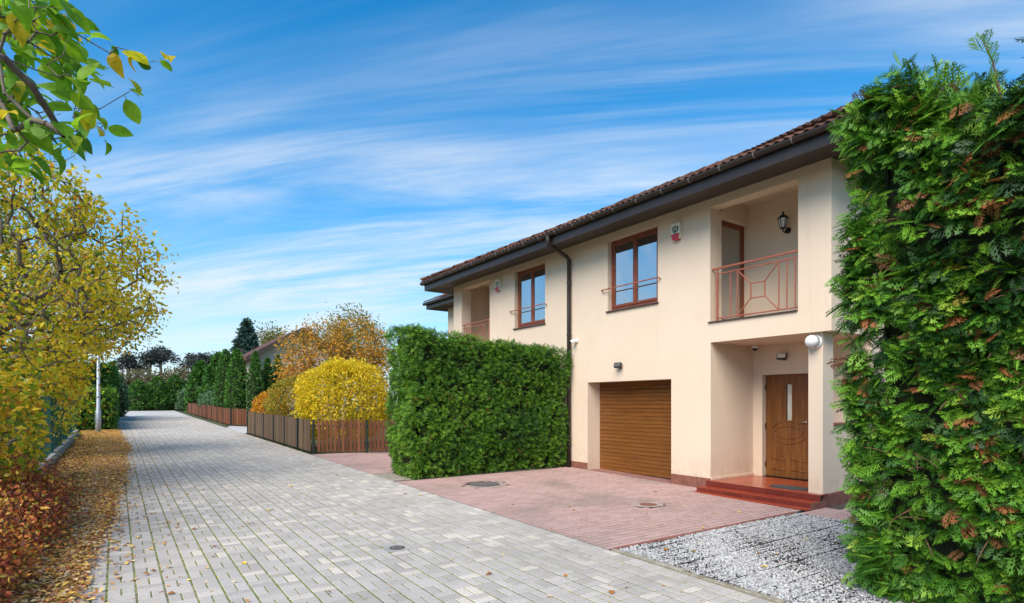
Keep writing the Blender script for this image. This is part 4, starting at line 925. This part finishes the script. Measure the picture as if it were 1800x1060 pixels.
def hedge(name, label, box, dens, size, temps, mat, seed, bulge=.06, lump=1.6, faces='xXyYt', topfun=None, tuck=.1, depth=.16, inset=.2, group=None, cat='hedge', stems=6, **kw):
    r = rs(seed); t = thing(name, label, cat, ((box[0] + box[1]) / 2, (box[2] + box[3]) / 2, box[4]), group)
    P, Nn = hedge_points(r, box, dens, bulge, seed, faces); P = hedge_shape(P, Nn, box, bulge, seed, lump, topfun, tuck)
    dp_ = np.abs(r.normal(0, depth, len(P))); gap = kw.pop('gap', None)
    if gap:
        k_ = (sn(P, gap[0], seed + 8) + .5 * sn(P, gap[0] * 2.3, seed + 9) > gap[1]) | (r.uniform(size=len(P)) < .18); P, Nn, dp_ = P[k_], Nn[k_], dp_[k_]
    P = P - Nn * dp_[:, None]
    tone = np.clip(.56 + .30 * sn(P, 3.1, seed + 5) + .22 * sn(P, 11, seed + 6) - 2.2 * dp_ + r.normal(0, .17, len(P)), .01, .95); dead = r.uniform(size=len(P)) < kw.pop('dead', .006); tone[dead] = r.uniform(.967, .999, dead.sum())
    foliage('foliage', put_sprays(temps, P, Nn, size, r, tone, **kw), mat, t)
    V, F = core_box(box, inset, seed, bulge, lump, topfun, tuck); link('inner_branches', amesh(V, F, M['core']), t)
    mb = MB(); L_ = box[1] - box[0] >= box[3] - box[2]
    for i in range(stems):
        q = (i + .5) / stems; x = box[0] + (box[1] - box[0]) * (q if L_ else .5); y = box[2] + (box[3] - box[2]) * (.5 if L_ else q)
        link('trunk', MB().tube([(x, y, box[4] - .1), (x + .02, y, box[4] + .5), (x, y + .02, box[5] - inset - .2)], [.05, .04, .015], 8).mesh(M['thujabark'], True), t)
    return t
g0 = gz(11)
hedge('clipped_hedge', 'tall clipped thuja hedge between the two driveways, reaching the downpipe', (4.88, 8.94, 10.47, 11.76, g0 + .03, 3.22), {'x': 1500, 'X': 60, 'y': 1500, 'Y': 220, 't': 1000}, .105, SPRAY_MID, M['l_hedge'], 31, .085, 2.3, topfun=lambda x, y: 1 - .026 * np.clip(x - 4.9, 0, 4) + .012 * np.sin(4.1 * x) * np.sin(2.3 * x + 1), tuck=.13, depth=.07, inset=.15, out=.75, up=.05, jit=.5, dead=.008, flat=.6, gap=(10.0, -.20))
g1 = gz(2)
RB = (5.18, 7.7, .62, 2.44, g1 + .02, 4.12)
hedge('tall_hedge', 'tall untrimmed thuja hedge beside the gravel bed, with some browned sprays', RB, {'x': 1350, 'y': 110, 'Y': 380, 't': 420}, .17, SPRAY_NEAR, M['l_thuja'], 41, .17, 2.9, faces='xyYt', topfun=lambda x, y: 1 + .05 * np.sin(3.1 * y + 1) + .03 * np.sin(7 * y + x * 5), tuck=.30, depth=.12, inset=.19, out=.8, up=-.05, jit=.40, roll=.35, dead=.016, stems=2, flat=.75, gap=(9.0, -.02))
# leading shoots that stand above the untrimmed hedge
th = [o for o in C.objects if o.name.startswith('tall_hedge')][0]
r = rs(44); P = []; Nn = []; stem = MB()
for k in range(34):
    x, y = r.uniform(5.2, 6.8), r.uniform(.65, 2.3); z0 = 3.95; h = r.uniform(.12, .45) + .16 * (y < 1.7); lean = r.normal(0, .16, 2)
    stem.tube([(x, y, z0 - .1), (x + lean[0] * .5, y + lean[1] * .5, z0 + h * .6), (x + lean[0], y + lean[1], z0 + h)], [.008, .006, .002], 5)
    for q in range(9): f = (q + .5) / 9; P.append((x + lean[0] * f, y + lean[1] * f, z0 - .05 + h * f)); a = r.uniform(0, 6.28); Nn.append((math.cos(a), math.sin(a), .5))
P = np.array(P); Nn = np.array(Nn); foliage('leading_shoots', put_sprays(SPRAY_NEAR, P, Nn, .15, r, r.uniform(.2, .9, len(P)), jit=.3, up=.5), M['l_thuja'], th); stem.obj('shoot_stems', M['thujabark'], th)['kind'] = 'stuff'
# twigs reaching out of the hedge end
tw_ = MB()
for k in range(60):
    y, z = r.uniform(.7, 2.3), r.uniform(.3, 4.0); p = Vector((5.22, y, z)); d = Vector((-1, r.normal(0, .5), r.normal(.1, .4))).normalized() * r.uniform(.1, .26); tw_.tube([p - d, p + d * .5, p + d + Vector((0, 0, -.02))], [.006, .004, .002], 5)
tw_.obj('bare_twigs', M['thujabark'], th)['kind'] = 'stuff'

hedge('clipped_hedge', 'low clipped green hedge behind the lamp post', (-2.4, -.12, 31.3, 39.5, gz(35), gz(33) + 1.72), 130, .24, SPRAY_FAR, M['l_hedge'], 51, .05, 1.3, stems=4, tuck=.05, depth=.05)
hedge('tall_hedge', 'taller dark green hedge standing beyond the low clipped hedge', (-2.6, -.1, 40.2, 47, gz(43), gz(43) + 3.3), 90, .30, SPRAY_FAR, M['l_conifer'], 52, .12, 1.1, stems=4, tuck=.05)

# cones and columns of thuja
def cone(name, label, x, y, rad, h, mat, seed, dens=260, size=.16, temps=SPRAY_FAR, power=2.2, group=None, cat='conifer', base=0., flat=1.):
    r = rs(seed); z0 = gz(y); t = thing(name, label, cat, (x, y, z0), group); n = int(dens * 2 * math.pi * rad * h * .6)
    f = r.uniform(0, 1, n) ** .85; a = r.uniform(0, 6.283, n); prof = lambda q: rad * np.clip(1 - q ** power, 0, 1) ** .75 * (.78 + .22 * np.clip(q * 5, 0, 1))
    rr_ = prof(f); Nn = np.stack([np.cos(a), np.sin(a), np.full(n, .25)], 1); P = np.stack([x + rr_ * np.cos(a), y + rr_ * np.sin(a), z0 + base + f * (h - base)], 1)
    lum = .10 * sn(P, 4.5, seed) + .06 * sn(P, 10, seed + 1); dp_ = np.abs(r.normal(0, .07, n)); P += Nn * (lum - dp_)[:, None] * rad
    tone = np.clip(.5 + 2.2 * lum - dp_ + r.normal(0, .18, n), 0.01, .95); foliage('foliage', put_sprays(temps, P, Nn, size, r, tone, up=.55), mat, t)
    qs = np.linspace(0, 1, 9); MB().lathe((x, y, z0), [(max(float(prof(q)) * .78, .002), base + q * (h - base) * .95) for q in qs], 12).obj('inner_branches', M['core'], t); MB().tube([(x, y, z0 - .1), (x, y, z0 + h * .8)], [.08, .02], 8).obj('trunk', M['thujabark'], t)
for i, (x, y, rad, h, lb) in enumerate(((5.66, 35.6, .64, 4.15, 'tallest clipped thuja column, just behind the corner of the far board fence'), (5.85, 41.0, .66, 4.5, 'thuja column half hidden behind the tallest thuja column'), (6.42, 34.5, .42, 4.0, 'slim thuja column below the roof edge of the far house'), (7.16, 35.0, .40, 3.7, 'shortest slim thuja column between two others near the orange tree'), (7.83, 35.5, .40, 3.95, 'slim thuja column beside the orange tree'))):
    cone('thuja_column', lb, x, y, rad, h, M['l_conifer'], 60 + i, group='clipped thuja columns', power=3.)
for i, (x, h) in enumerate(((1.75, 2.7), (3.25, 3.1), (4.75, 3.3))):
    cone('thuja_bush', ('broad green thuja bush closing the lane, beside the grey-green shrub', 'broad green thuja bush closing the lane, middle of three', 'broad green thuja bush closing the lane, tallest of three')[i], x, 64.6 + .3 * i, 1.15, h, M['l_conifer'], 70 + i, 110, .32, power=2.6, group='thuja bushes closing the lane')
cone('thuja_bush', 'small green thuja bush between the lane end and the far fence', 5.6, 61.5, .95, 2.2, M['l_juniper'], 75, 110, .3, power=2.4)
cone('grey_shrub', 'grey-green columnar shrub at the end of the tall left hedge', .05, 48.5, .62, 2.9, M['l_juniper'], 76, 120, .26, power=3., cat='shrub')
cone('conifer_tree', 'bright green bushy conifer behind the far fence', 6.1, 56.5, 1.25, 4.3, M['l_conifer'], 77, 100, .34, power=2.2)
cone('conifer_tree', 'taller green conifer beside the purple tree', 7.3, 54.5, 1.5, 5.0, M['l_conifer'], 78, 90, .36, power=2.0)
cone('blue_spruce', 'blue-green spruce rising behind the thuja columns', 10.0, 58.0, 1.9, 8.3, M['l_blue'], 79, 60, .5, power=1.25)

# branching trees: each target joins the nearest point of the skeleton
def grow(rng, base, trunk, targets, r_tip, seg=.4, wob=.08, sag=.0, bias=.35):
    nodes = [Vector(base)]; par = [-1]
    for p in trunk: nodes.append(Vector(p)); par.append(len(nodes) - 2)
    arr = np.array([n[:] for n in nodes]); tips = []
    first = arr[1] if len(arr) > 1 else arr[0]
    order = np.argsort(np.linalg.norm(targets - arr[-1], axis=1))
    for k in order:
        tg = targets[k]; dv = np.linalg.norm(arr - tg, axis=1); cost = dv + bias * np.linalg.norm(arr - arr[0], axis=1); cost[0] += 9
        cost += np.where(arr[:, 2] > tg[2] + .15, .6, 0)
        a = int(np.argmin(cost)); p0 = nodes[a]; L_ = dv[a]; m = max(2, int(L_ / seg)); prev = a; off = rng.normal(0, wob * L_, 3)
        for i in range(1, m + 1):
            f = i / m; p = p0.lerp(Vector(tg), f) + Vector(off) * math.sin(math.pi * f) + Vector((0, 0, sag * L_ * math.sin(math.pi * f))) + Vector(rng.normal(0, wob * .12, 3))
            nodes.append(p); par.append(prev); prev = len(nodes) - 1
        arr = np.array([n[:] for n in nodes]); tips.append((a, prev))
    cnt = np.zeros(len(nodes))
    for a, b in tips: cnt[b] += 1
    for i in range(len(nodes) - 1, 0, -1): cnt[par[i]] += cnt[i]
    rad = r_tip * np.maximum(cnt, 1) ** .46
    return arr, np.array(par), rad
def skeleton_mesh(arr, par, rad, n=6):
    idx = np.arange(1, len(arr)); A = arr[par[idx]]; Bp = arr[idx]; D = Bp - A; ln = np.linalg.norm(D, axis=1); D = D / np.maximum(ln, 1e-6)[:, None]
    X = np.cross(D, np.array((.31, .17, .93))); X /= np.maximum(np.linalg.norm(X, axis=1), 1e-6)[:, None]; Y = np.cross(D, X)
    ra_ = np.minimum(rad[par[idx]], rad[idx] * 1.35); rb_ = rad[idx]; V = []; an = np.arange(n) * 2 * math.pi / n
    ring = lambda c, q: c[:, None, :] + q[:, None, None] * (X[:, None, :] * np.cos(an)[None, :, None] + Y[:, None, :] * np.sin(an)[None, :, None])
    V = np.concatenate([ring(A - D * .01, ra_), ring(Bp, rb_)], 1).reshape(-1, 3); k = np.arange(n); f = np.stack([k, (k + 1) % n, n + (k + 1) % n, n + k], 1)
    return V, (f[None] + (np.arange(len(idx)) * 2 * n)[:, None, None]).reshape(-1, 4)
def crown_targets(r, blobs, n):
    out = []; vol = np.array([b[3] * b[4] * b[5] for b in blobs]); ks = r.choice(len(blobs), n, p=vol / vol.sum())
    for k in ks:
        d = r.normal(size=3); d /= np.linalg.norm(d); q = r.uniform(.25, 1) ** (1 / 2.2); b = blobs[k]; out.append((b[0] + d[0] * b[3] * q, b[1] + d[1] * b[4] * q, b[2] + d[2] * b[5] * q))
    return np.array(out)
def tree(name, label, base, trunk, blobs, ntarget, nleaf, size, mat, seed, spread=.22, r_tip=.006, cat='tree', clump=False, group=None, tonefun=None, wob=.1, barkm='bark', bias=.35, seg=.4):
    r = rs(seed); t = thing(name, label, cat, base, group); tg = crown_targets(r, blobs, ntarget); arr, par, rad = grow(r, base, trunk, tg, r_tip, wob=wob, bias=bias, seg=seg)
    V, F = skeleton_mesh(arr, par, rad); link('trunk', amesh(V, F, M[barkm], smooth=True), t)
    thin = np.where(rad < r_tip * 3.2)[0]; pick = r.choice(thin, nleaf); P = arr[pick] + r.normal(0, spread, (nleaf, 3)); tone = np.clip(r.normal(.55, .26, nleaf) + .35 * sn(P, 1.6, seed + 3), .005, .995)
    if tonefun is not None: tone = np.clip(tonefun(P, tone), .005, .995)
    D = (P - arr[pick]) + np.array((0, 0, -.12))
    if clump: arrs = put_leaves(P, r, size, tone, T=CLUMP_T, F=CLUMP_F)
    else: arrs = put_leaves(P, r, size, tone, D=D * 4, upb=.6)
    foliage('crown', arrs, mat, t); return t

# leaning yellow trees behind the mesh fence
gy = gz(13)
yt = lambda P, t: t + .06 + .16 * (P[:, 0] + .7) + .05 * (P[:, 2] - 3.2)
tree('yellow_tree', 'spreading yellow-leaved tree with bare grey branches leaning over the lane', (-2.15, 12.2, gz(12) - .1), [(-2.1, 12.2, .9), (-1.9, 12.3, 1.9), (-1.6, 12.6, 2.9), (-1.3, 12.9, 3.9)],
     [(-1.35, 12.6, 3.9, 1.5, 2.0, 1.9), (-.25, 13.1, 4.1, 1.2, 1.6, 1.2), (-1.3, 12.5, 5.2, 1.1, 1.6, 1.0), (-1.4, 11.8, 2.6, 1.0, 1.5, .9)], 760, 11500, .092, M['l_yellow'], 101, .10, .0058, tonefun=yt, wob=.12)
tree('yellow_tree', 'yellow-leaved tree growing through the mesh fence beside the lamp post', (-2.3, 19.0, gz(19) - .1), [(-2.3, 19.0, 1.2), (-2.1, 19.1, 2.4), (-1.7, 19.3, 3.6)],
     [(-1.5, 19.0, 4.0, 1.7, 2.6, 2.2), (-.4, 19.5, 4.2, 1.5, 2.0, 1.2), (-1.7, 20.0, 2.0, .95, 3.0, 1.6), (-1.7, 23.5, 2.2, 1.0, 2.6, 1.6)], 760, 16000, .11, M['l_yellow'], 102, .15, .0068, tonefun=yt, wob=.12)
tree('yellow_bush', 'yellow and green leafy bush behind the red shrub', (-1.75, 9.3, gz(9) - .05), [(-1.7, 9.3, .6), (-1.65, 9.4, 1.2)], [(-1.55, 9.8, 1.35, .75, 2.6, .95), (-1.7, 12.8, 1.3, .6, 2.4, .9), (-1.75, 8.2, 2.2, .6, 1.4, 1.1)], 560, 12000, .095, M['l_yellow'], 103, .11, .005, cat='bush', tonefun=lambda P, t: t - .06)
tree('tangled_bush', 'grey tangle of bare twigs with few leaves behind the yellow tree', (-2.7, 15.2, gz(15) - .05), [(-2.6, 15.2, 1.0), (-2.4, 15.2, 2.2)], [(-2.2, 15.2, 3.6, 1.1, 1.6, 2.2), (-1.8, 15.5, 4.6, 1.2, 1.6, 1.3)], 420, 1600, .07, M['l_yellow'], 104, .15, .0075, cat='bush', wob=.22)
tree('red_shrub', 'low red and russet leaved shrub beside the leaf-covered verge', (-1.05, 8.4, gz(8) - .05), [(-1.05, 8.4, .25)], [(-1.0, 8.4, .42, .50, 3.4, .36), (-1.15, 6.4, .50, .5, 1.5, .40), (-1.35, 9.6, .62, .55, 2.2, .40)], 520, 30000, .046, M['l_red'], 105, .10, .0035, cat='shrub', seg=.2)

# round yellow bushes behind the fences
def dome(name, label, x, y, z, rx, ry, rz, n, size, mat, seed, stems=60, low=.0):
    r = rs(seed); t = thing(name, label, 'bush', (x, y, gz(y))); d = r.normal(size=(n, 3)); d /= np.linalg.norm(d, axis=1)[:, None]; d[:, 2] = np.where(d[:, 2] < -.8, -d[:, 2], d[:, 2])
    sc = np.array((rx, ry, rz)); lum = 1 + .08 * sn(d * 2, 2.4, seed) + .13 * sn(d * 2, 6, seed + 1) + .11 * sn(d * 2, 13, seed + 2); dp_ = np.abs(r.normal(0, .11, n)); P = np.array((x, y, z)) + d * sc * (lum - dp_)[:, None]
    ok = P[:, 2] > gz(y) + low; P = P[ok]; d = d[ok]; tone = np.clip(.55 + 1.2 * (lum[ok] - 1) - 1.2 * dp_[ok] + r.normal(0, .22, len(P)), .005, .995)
    foliage('foliage', put_leaves(P, r, size, tone, D=d * 1.2 + np.array((0, 0, -.5)), upb=.9, dj=.7), mat, t)
    tg = np.array((x, y, z)) + d[:stems] * sc * r.uniform(.6, .95, (len(d[:stems]), 1)); arr, par, rad = grow(r, (x, y, gz(y) - .05), [(x, y, gz(y) + .35)], tg, .007)
    V, F = skeleton_mesh(arr, par, rad); link('stems', amesh(V, F, M['bark'], smooth=True), t)
dome('yellow_bush', 'large round golden-yellow bush behind the red-brown picket fence', 6.15, 18.6, 1.66, 1.50, 1.40, 1.46, 21000, .085, M['l_gold'], 111, low=.25)
dome('yellow_bush', 'green-gold bush between the round golden bush and the amber bush', 5.65, 23.2, 1.65, .95, 1.3, .95, 6500, .09, M['l_goldgreen'], 112, low=.3)
dome('yellow_bush', 'small amber-yellow bush at the end of the weathered fence', 5.35, 25.6, 1.35, .68, .8, .78, 3500, .095, M['l_amber'], 113, low=.2)
dome('juniper_bush', 'spreading blue-green juniper leaning over the far board fence', 6.25, 46.5, 1.75, 1.25, 4.0, .85, 9000, .14, M['l_juniper'], 114, low=.5)

# trees further back
tree('orange_tree', 'broad orange-leaved tree in front of the far house', (9.6, 30.0, gz(30) - .1), [(9.6, 30.0, 1.6), (9.5, 30.0, 2.8), (9.4, 30, 3.6)], [(10.7, 30.2, 4.6, 1.7, 1.8, 1.75), (8.9, 29.6, 3.9, 1.3, 1.5, 1.3), (7.6, 30.4, 3.9, .9, 1.2, 1.15), (9.6, 29.5, 2.6, 1.9, 1.4, .9), (11.3, 29.0, 3.6, 1.3, 1.3, 1.2), (7.4, 29.5, 2.6, 1.0, 1.0, 1.0), (7.5, 30.2, 4.7, .75, .9, .75), (8.7, 30.0, 5.1, 1.0, 1.0, .8), (9.4, 28.6, 1.9, 2.6, .8, .9)], 560, 15000, .135, M['l_orange'], 121, .20, .009)
tree('birch_tree', 'pale green-yellow tree top showing above the orange tree', (13.2, 38.5, gz(38) - .1), [(13.2, 38.5, 3), (13.2, 38.5, 5.5)], [(13.2, 38.5, 6.6, 1.7, 1.7, 1.7), (12.3, 38.5, 5.4, 1.4, 1.4, 1.4), (14.4, 38.5, 5.6, 1.5, 1.5, 1.5)], 220, 5000, .17, M['l_pale'], 122, .3, .011)
tree('pale_tree', 'pale yellow-green tree beside the blue spruce', (13.2, 62, gz(62) - .1), [(13.2, 62, 4), (13.2, 62, 6.5)], [(13.2, 62, 7.6, 1.6, 1.6, 1.9), (14.8, 62, 7.0, 1.5, 1.5, 1.4)], 200, 4200, .24, M['l_pale'], 123, .4, .014)
tree('purple_tree', 'small purple-red tree between the conifers and thuja columns', (8.4, 52, gz(52) - .1), [(8.4, 52, 2), (8.4, 52, 3)], [(8.3, 52, 4.2, 1.0, 1.0, 1.6), (8.6, 51.5, 3.0, 1.2, 1.0, 1.2)], 160, 3000, .2, M['l_purple'], 124, .3, .012)
for i, (x, y, rx, h) in enumerate(((2.2, 74, 2.4, 4.3), (5.8, 76, 2.2, 4.6), (-1.2, 72, 2.2, 4.0))):
    tree('autumn_shrub', ('dull olive-brown shrub rising behind the thuja bushes', 'dull brown-green shrub behind the tallest lane-end thuja', 'dull olive shrub behind the grey-green shrub')[i], (x, y, gz(y) - .1), [(x, y, gz(y) + 1.0), (x, y, gz(y) + 1.8)], [(x, y, gz(y) + h * .6, rx, rx, h * .40)], 160, 4200, .26, M['l_dull'], 130 + i, .35, .012, cat='shrub')
for i, (x, y, h, rx, lean) in enumerate(((4.2, 108, 9.0, 2.2, .3), (6.6, 114, 10.2, 2.9, -.4), (9.0, 108, 8.8, 2.3, 1.6), (1.4, 106, 7.9, 1.8, .2), (11.6, 104, 8.4, 3.0, .6))):
    z0 = gz(y); tree('pine_tree', ('dark umbrella pine on the skyline beyond the lane, second from the hedge', 'dark flat-topped pine in the middle of the skyline group', 'dark leaning pine with forked bare trunk on the skyline', 'smallest dark pine on the skyline, nearest the left hedge', 'dark spreading pine on the skyline, nearest the conifers')[i], (x, y, z0 - .1), [(x + lean * .2, y, z0 + 2.5), (x + lean * .6, y, z0 + 5), (x + lean, y, z0 + h * .72)], [(x + lean, y, z0 + h * .88, rx * .5, rx * .5, .75), (x + lean - rx * .6, y, z0 + h * (.70 + .03 * i), .7, .7, .4), (x + lean + rx * .7, y, z0 + h * (.84 - .04 * i), .8, .8, .35)], 70, 430, .6, M['l_pine'], 140 + i, .35, .03, clump=True, group='pines on the skyline')
# house far behind the orange tree
fh = thing('far_house', 'far cream house with red-brown tiled gable roof behind the orange tree', 'house', (11.5, 41, gz(41)))
z0 = gz(40); hw = 2.8; hx = 9.7
MB().box(hx - hw, hx + hw, 37.6, 46, z0, z0 + 4.15).poly([(hx - hw, 37.6, z0 + 4.15), (hx + hw, 37.6, z0 + 4.15), (hx, 37.6, z0 + 5.75)]).poly([(hx - hw, 46, z0 + 4.15), (hx + hw, 46, z0 + 4.15), (hx, 46, z0 + 5.75)]).obj('wall', M['paleplaster'], fh)
hr = MB()
for s in (-1, 1):
    a = (hx + s * 3.3, z0 + 3.85); b = (hx, z0 + 5.86)
    for dz in (0, -.16): hr.poly([(a[0], 37.0, a[1] + dz), (b[0], 37.0, b[1] + dz), (b[0], 46.5, b[1] + dz), (a[0], 46.5, a[1] + dz)])
    hr.quad((a[0], 37.0, a[1]), (a[0], 46.5, a[1]), (a[0], 46.5, a[1] - .16), (a[0], 37.0, a[1] - .16))
rfo = hr.obj('roof', M['rooftile'], fh)
for s in (-1, 1): MB().bar((hx + s * 3.32, 36.98, z0 + 3.76), (hx, 36.98, z0 + 5.77), .04, .22).obj('bargeboard', M['soffit'], rfo)
for x in (7.6, 10.2): w = MB().box(x, x + 1.1, 37.55, 37.6, z0 + 1.2, z0 + 2.5).obj('window', M['winframe'], fh); MB().box(x + .1, x + 1.0, 37.54, 37.549, z0 + 1.3, z0 + 2.4).obj('pane', M['lampglass'], w)

# overhanging green branch close to the camera: each leaf a piece of its own
r = rs(201); base = (-1.55, 1.7, gz(1.7) - .1)
gt = thing('green_tree', 'near tree with large green and yellowing leaves overhanging the lane', 'tree', base)
tgs = []
def at(px_, py_, fw):
    rr_ = (px_ - 900) / 1004. * fw; u = -(py_ - 708) / 1004. * fw; return (FWD[0] * fw + FWD[1] * rr_, FWD[1] * fw - FWD[0] * rr_, 1.7 + u)
for k in range(138):                                             # twig ends spread through the part of the crown that hangs into view
    yy = r.uniform(-20, 285); reach = np.interp(yy, [-20, 60, 150, 230, 285], [110, 165, 190, 185, 150]); xx = -25 + r.uniform() ** 1.35 * reach; tgs.append(at(xx, yy, r.uniform(2.4, 3.3)))
for p in ((255, 105, 2.8), (205, 75, 2.7), (235, 165, 2.9), (180, 215, 2.9), (195, 95, 2.7), (285, 110, 2.8), (215, 160, 2.8), (190, 235, 3.0), (150, 60, 2.7), (60, 15, 2.8), (95, 30, 2.8)): tgs.append(at(*p))
arr, par, rad = grow(r, base, [(-1.5, 1.75, 1.2), (-1.35, 1.9, 2.2), (-1.1, 2.1, 3.0)], np.array(tgs), .0013, seg=.12, wob=.08)
V, F = skeleton_mesh(arr, par, rad); link('trunk', amesh(V, F, M['bark'], smooth=True), gt)
pro = [(0, .0), (.10, .15), (.24, .27), (.42, .33), (.6, .30), (.76, .21), (.9, .10), (1, 0)]
def big_leaf(curl, fold, twist):
    lv = MB()
    for sd in (-1, 1):
        f = lambda y, w: (sd * w + twist * y * y, y, fold * w * (1 + .25 * math.sin(9 * y)) - curl * (y - .25) ** 2)
        for (a, wa), (b, wb) in zip(pro[:-1], pro[1:]):
            if wa == 0: lv.poly([f(a, 0), f(b, 0), f(b, wb)])
            elif wb == 0: lv.poly([f(a, 0), f(b, 0), f(a, wa)])
            else: lv.quad(f(a, 0), f(b, 0), f(b, wb * .5), f(a, wa * .5)); lv.quad(f(a, wa * .5), f(b, wb * .5), f(b, wb), f(a, wa))
    lv.tube([(0, -.16, .03), (0, 0, 0)], .012, 4)
    return lv.mesh(M['l_green'], True)
leaf_mes = [big_leaf(.25, .28, .05), big_leaf(.75, .5, -.12), big_leaf(.1, .15, .15), big_leaf(1.1, .35, .1)]
spots_l = [tg for tg in tgs for q in range(2)]
for tg in spots_l[:298]:
    d = Vector(r.normal(0, .6, 3)) + Vector((.35, .1, -.35)); d.normalize(); up = Vector(r.normal(0, .5, 3)) + Vector((-.2, -.5, .8)); x = d.cross(up).normalized(); z = x.cross(d)
    o = link('leaf', leaf_mes[r.randint(4)], gt); s = r.uniform(.065, .125); o.matrix_basis = Matrix.Translation(Vector(tg) + Vector(r.normal(0, .025, 3))) @ Matrix((x, d, z)).transposed().to_4x4() @ Matrix.Scale(s, 4)

# ------------------------------------------------------------------ fallen leaves
r = rs(301); n = 42000
Y = 3.5 + 30 * r.uniform(size=n) ** 1.15; edge = np.interp(Y, [3, 6.5, 10, 15, 21, 28, 34], [-.42, -.30, -.08, .10, .22, .05, -.15]) + .10 * sn(np.stack([Y, Y * 0, Y * 0], 1), 2.5, 9)
X = edge - r.uniform(0, 1, n) ** 1.3 * (edge + 1.3) + np.abs(r.normal(0, .09, n)); wide = r.uniform(size=n) < .035; X[wide] = (edge + r.exponential(.35, n))[wide]; ok = (X > -1.25) & (X < 4.4); X, Y = X[ok], Y[ok]; n = len(X)
P = np.stack([X, Y, SL * Y + .004 + np.where(X < np.interp(Y, [3, 34], [-.1, .2]), r.uniform(0, .04, n), .003)], 1)
def flat_leaves(P, r, size, tone, tilt=.25):
    n = len(P); a = r.uniform(0, 6.283, n); D = np.stack([np.cos(a), np.sin(a), r.normal(0, tilt, n)], 1); U = np.stack([r.normal(0, tilt, n), r.normal(0, tilt, n), np.ones(n)], 1); return batch(LEAF_T * np.array((1, 1, 1.6)), LEAF_F, P, frame(D, U), size * r.uniform(.55, 1.25, n), tone)
tone = np.clip(.66 + .22 * r.normal(size=n) + .012 * (Y - 10), .01, .97)
tag(link('leaf_litter', amesh(*(lambda a: (a[0], a[1], M['l_litter'], a[2]))(flat_leaves(P, r, .062, tone)))), 'drift of yellow and brown fallen leaves along the left verge', 'fallen leaves', kind='stuff')
n = 900; X = r.uniform(-.3, 8.4, n); Y = 2.5 + 30 * r.uniform(size=n) ** 1.4; ok = ((X < 4.5) | ((Y > 4.6) & (Y < 10.4)) | ((Y < 4.5) & (Y > 2.3)) | ((Y > 11.9) & (Y < 15.5))) & ~((X > 8.4)); X, Y = X[ok], Y[ok]
X2 = 4.5 - np.abs(r.normal(0, .35, 500)); Y2 = r.uniform(17, 26, 500); X = np.concatenate([X, X2]); Y = np.concatenate([Y, Y2]); n = len(X); P = np.stack([X, Y, SL * Y + .004], 1)
tag(link('scattered_leaves', amesh(*(lambda a: (a[0], a[1], M['l_litter'], a[2]))(flat_leaves(P, r, .036, r.uniform(size=n), .18)))), 'small dry leaves scattered over the paving and gravel', 'fallen leaves', kind='stuff')
M['l_single'] = leafmat('single_leaf', [(0, (.34, .12, .03)), (.3, (.48, .20, .03)), (.5, (.78, .50, .04)), (.8, (.80, .56, .08)), (.9, (.80, .64, .44)), (1, (.46, .04, .03))], .15, .6, .2, objrnd=0.)
spots = [(425, 990, .8), (298, 997, .4), (263, 1005, .05), (200, 955, .5), (205, 1012, .1), (1010, 897, .1), (1002, 892, .3), (437, 920, .6), (478, 898, .6), (380, 962, .99), (960, 1050, .9), (989, 1013, .3), (866, 1010, .1), (1100, 1035, .9), (1240, 930, .6), (1415, 948, .5), (1500, 1020, .6), (1335, 975, .3), (716, 868, .99), (735, 871, .7), (900, 888, .6), (1155, 865, .1), (1300, 900, .6), (1075, 1040, .2), (340, 930, .1), (540, 870, .6), (590, 835, .1), (515, 855, .5), (1175, 968, .2), (1215, 970, .6), (620, 905, .7), (1350, 1000, .5)]
ramp_pos = []
for i, (sx, sy, tn) in enumerate(spots):
    dx = (sx - 900) / 1004.; v = (FWD[0] + dx * FWD[1], FWD[1] - dx * FWD[0], -(sy - 708) / 1004.); tt = -1.7 / (v[2] - SL * v[1]); x, y = v[0] * tt, v[1] * tt
    s = r.uniform(.055, .085); on = 'grey paving' if x < 4.5 else ('red driveway' if y > 4.6 else 'gravel bed')
    tn += .001 if tn < .9 else -.005; colour = 'brown-orange' if tn < .35 else ('yellow' if tn < .85 else ('pale dry' if tn < .95 else 'red'))
    o = link('fallen_leaf', amesh(LEAF_T * np.array((r.uniform(.95, 1.35), 1, r.uniform(1.2, 3.2))), LEAF_F, M['l_single'], np.full(5, tn)), None, (x, y, gz(y) + (.012 if on != 'gravel bed' else .016)), (r.normal(0, .12), r.normal(0, .12), r.uniform(0, 6.28))); o.scale = (s, s, s)
    tag(o, 'single ' + colour + ' fallen leaf lying on the ' + on, 'leaf', 'single fallen leaves')
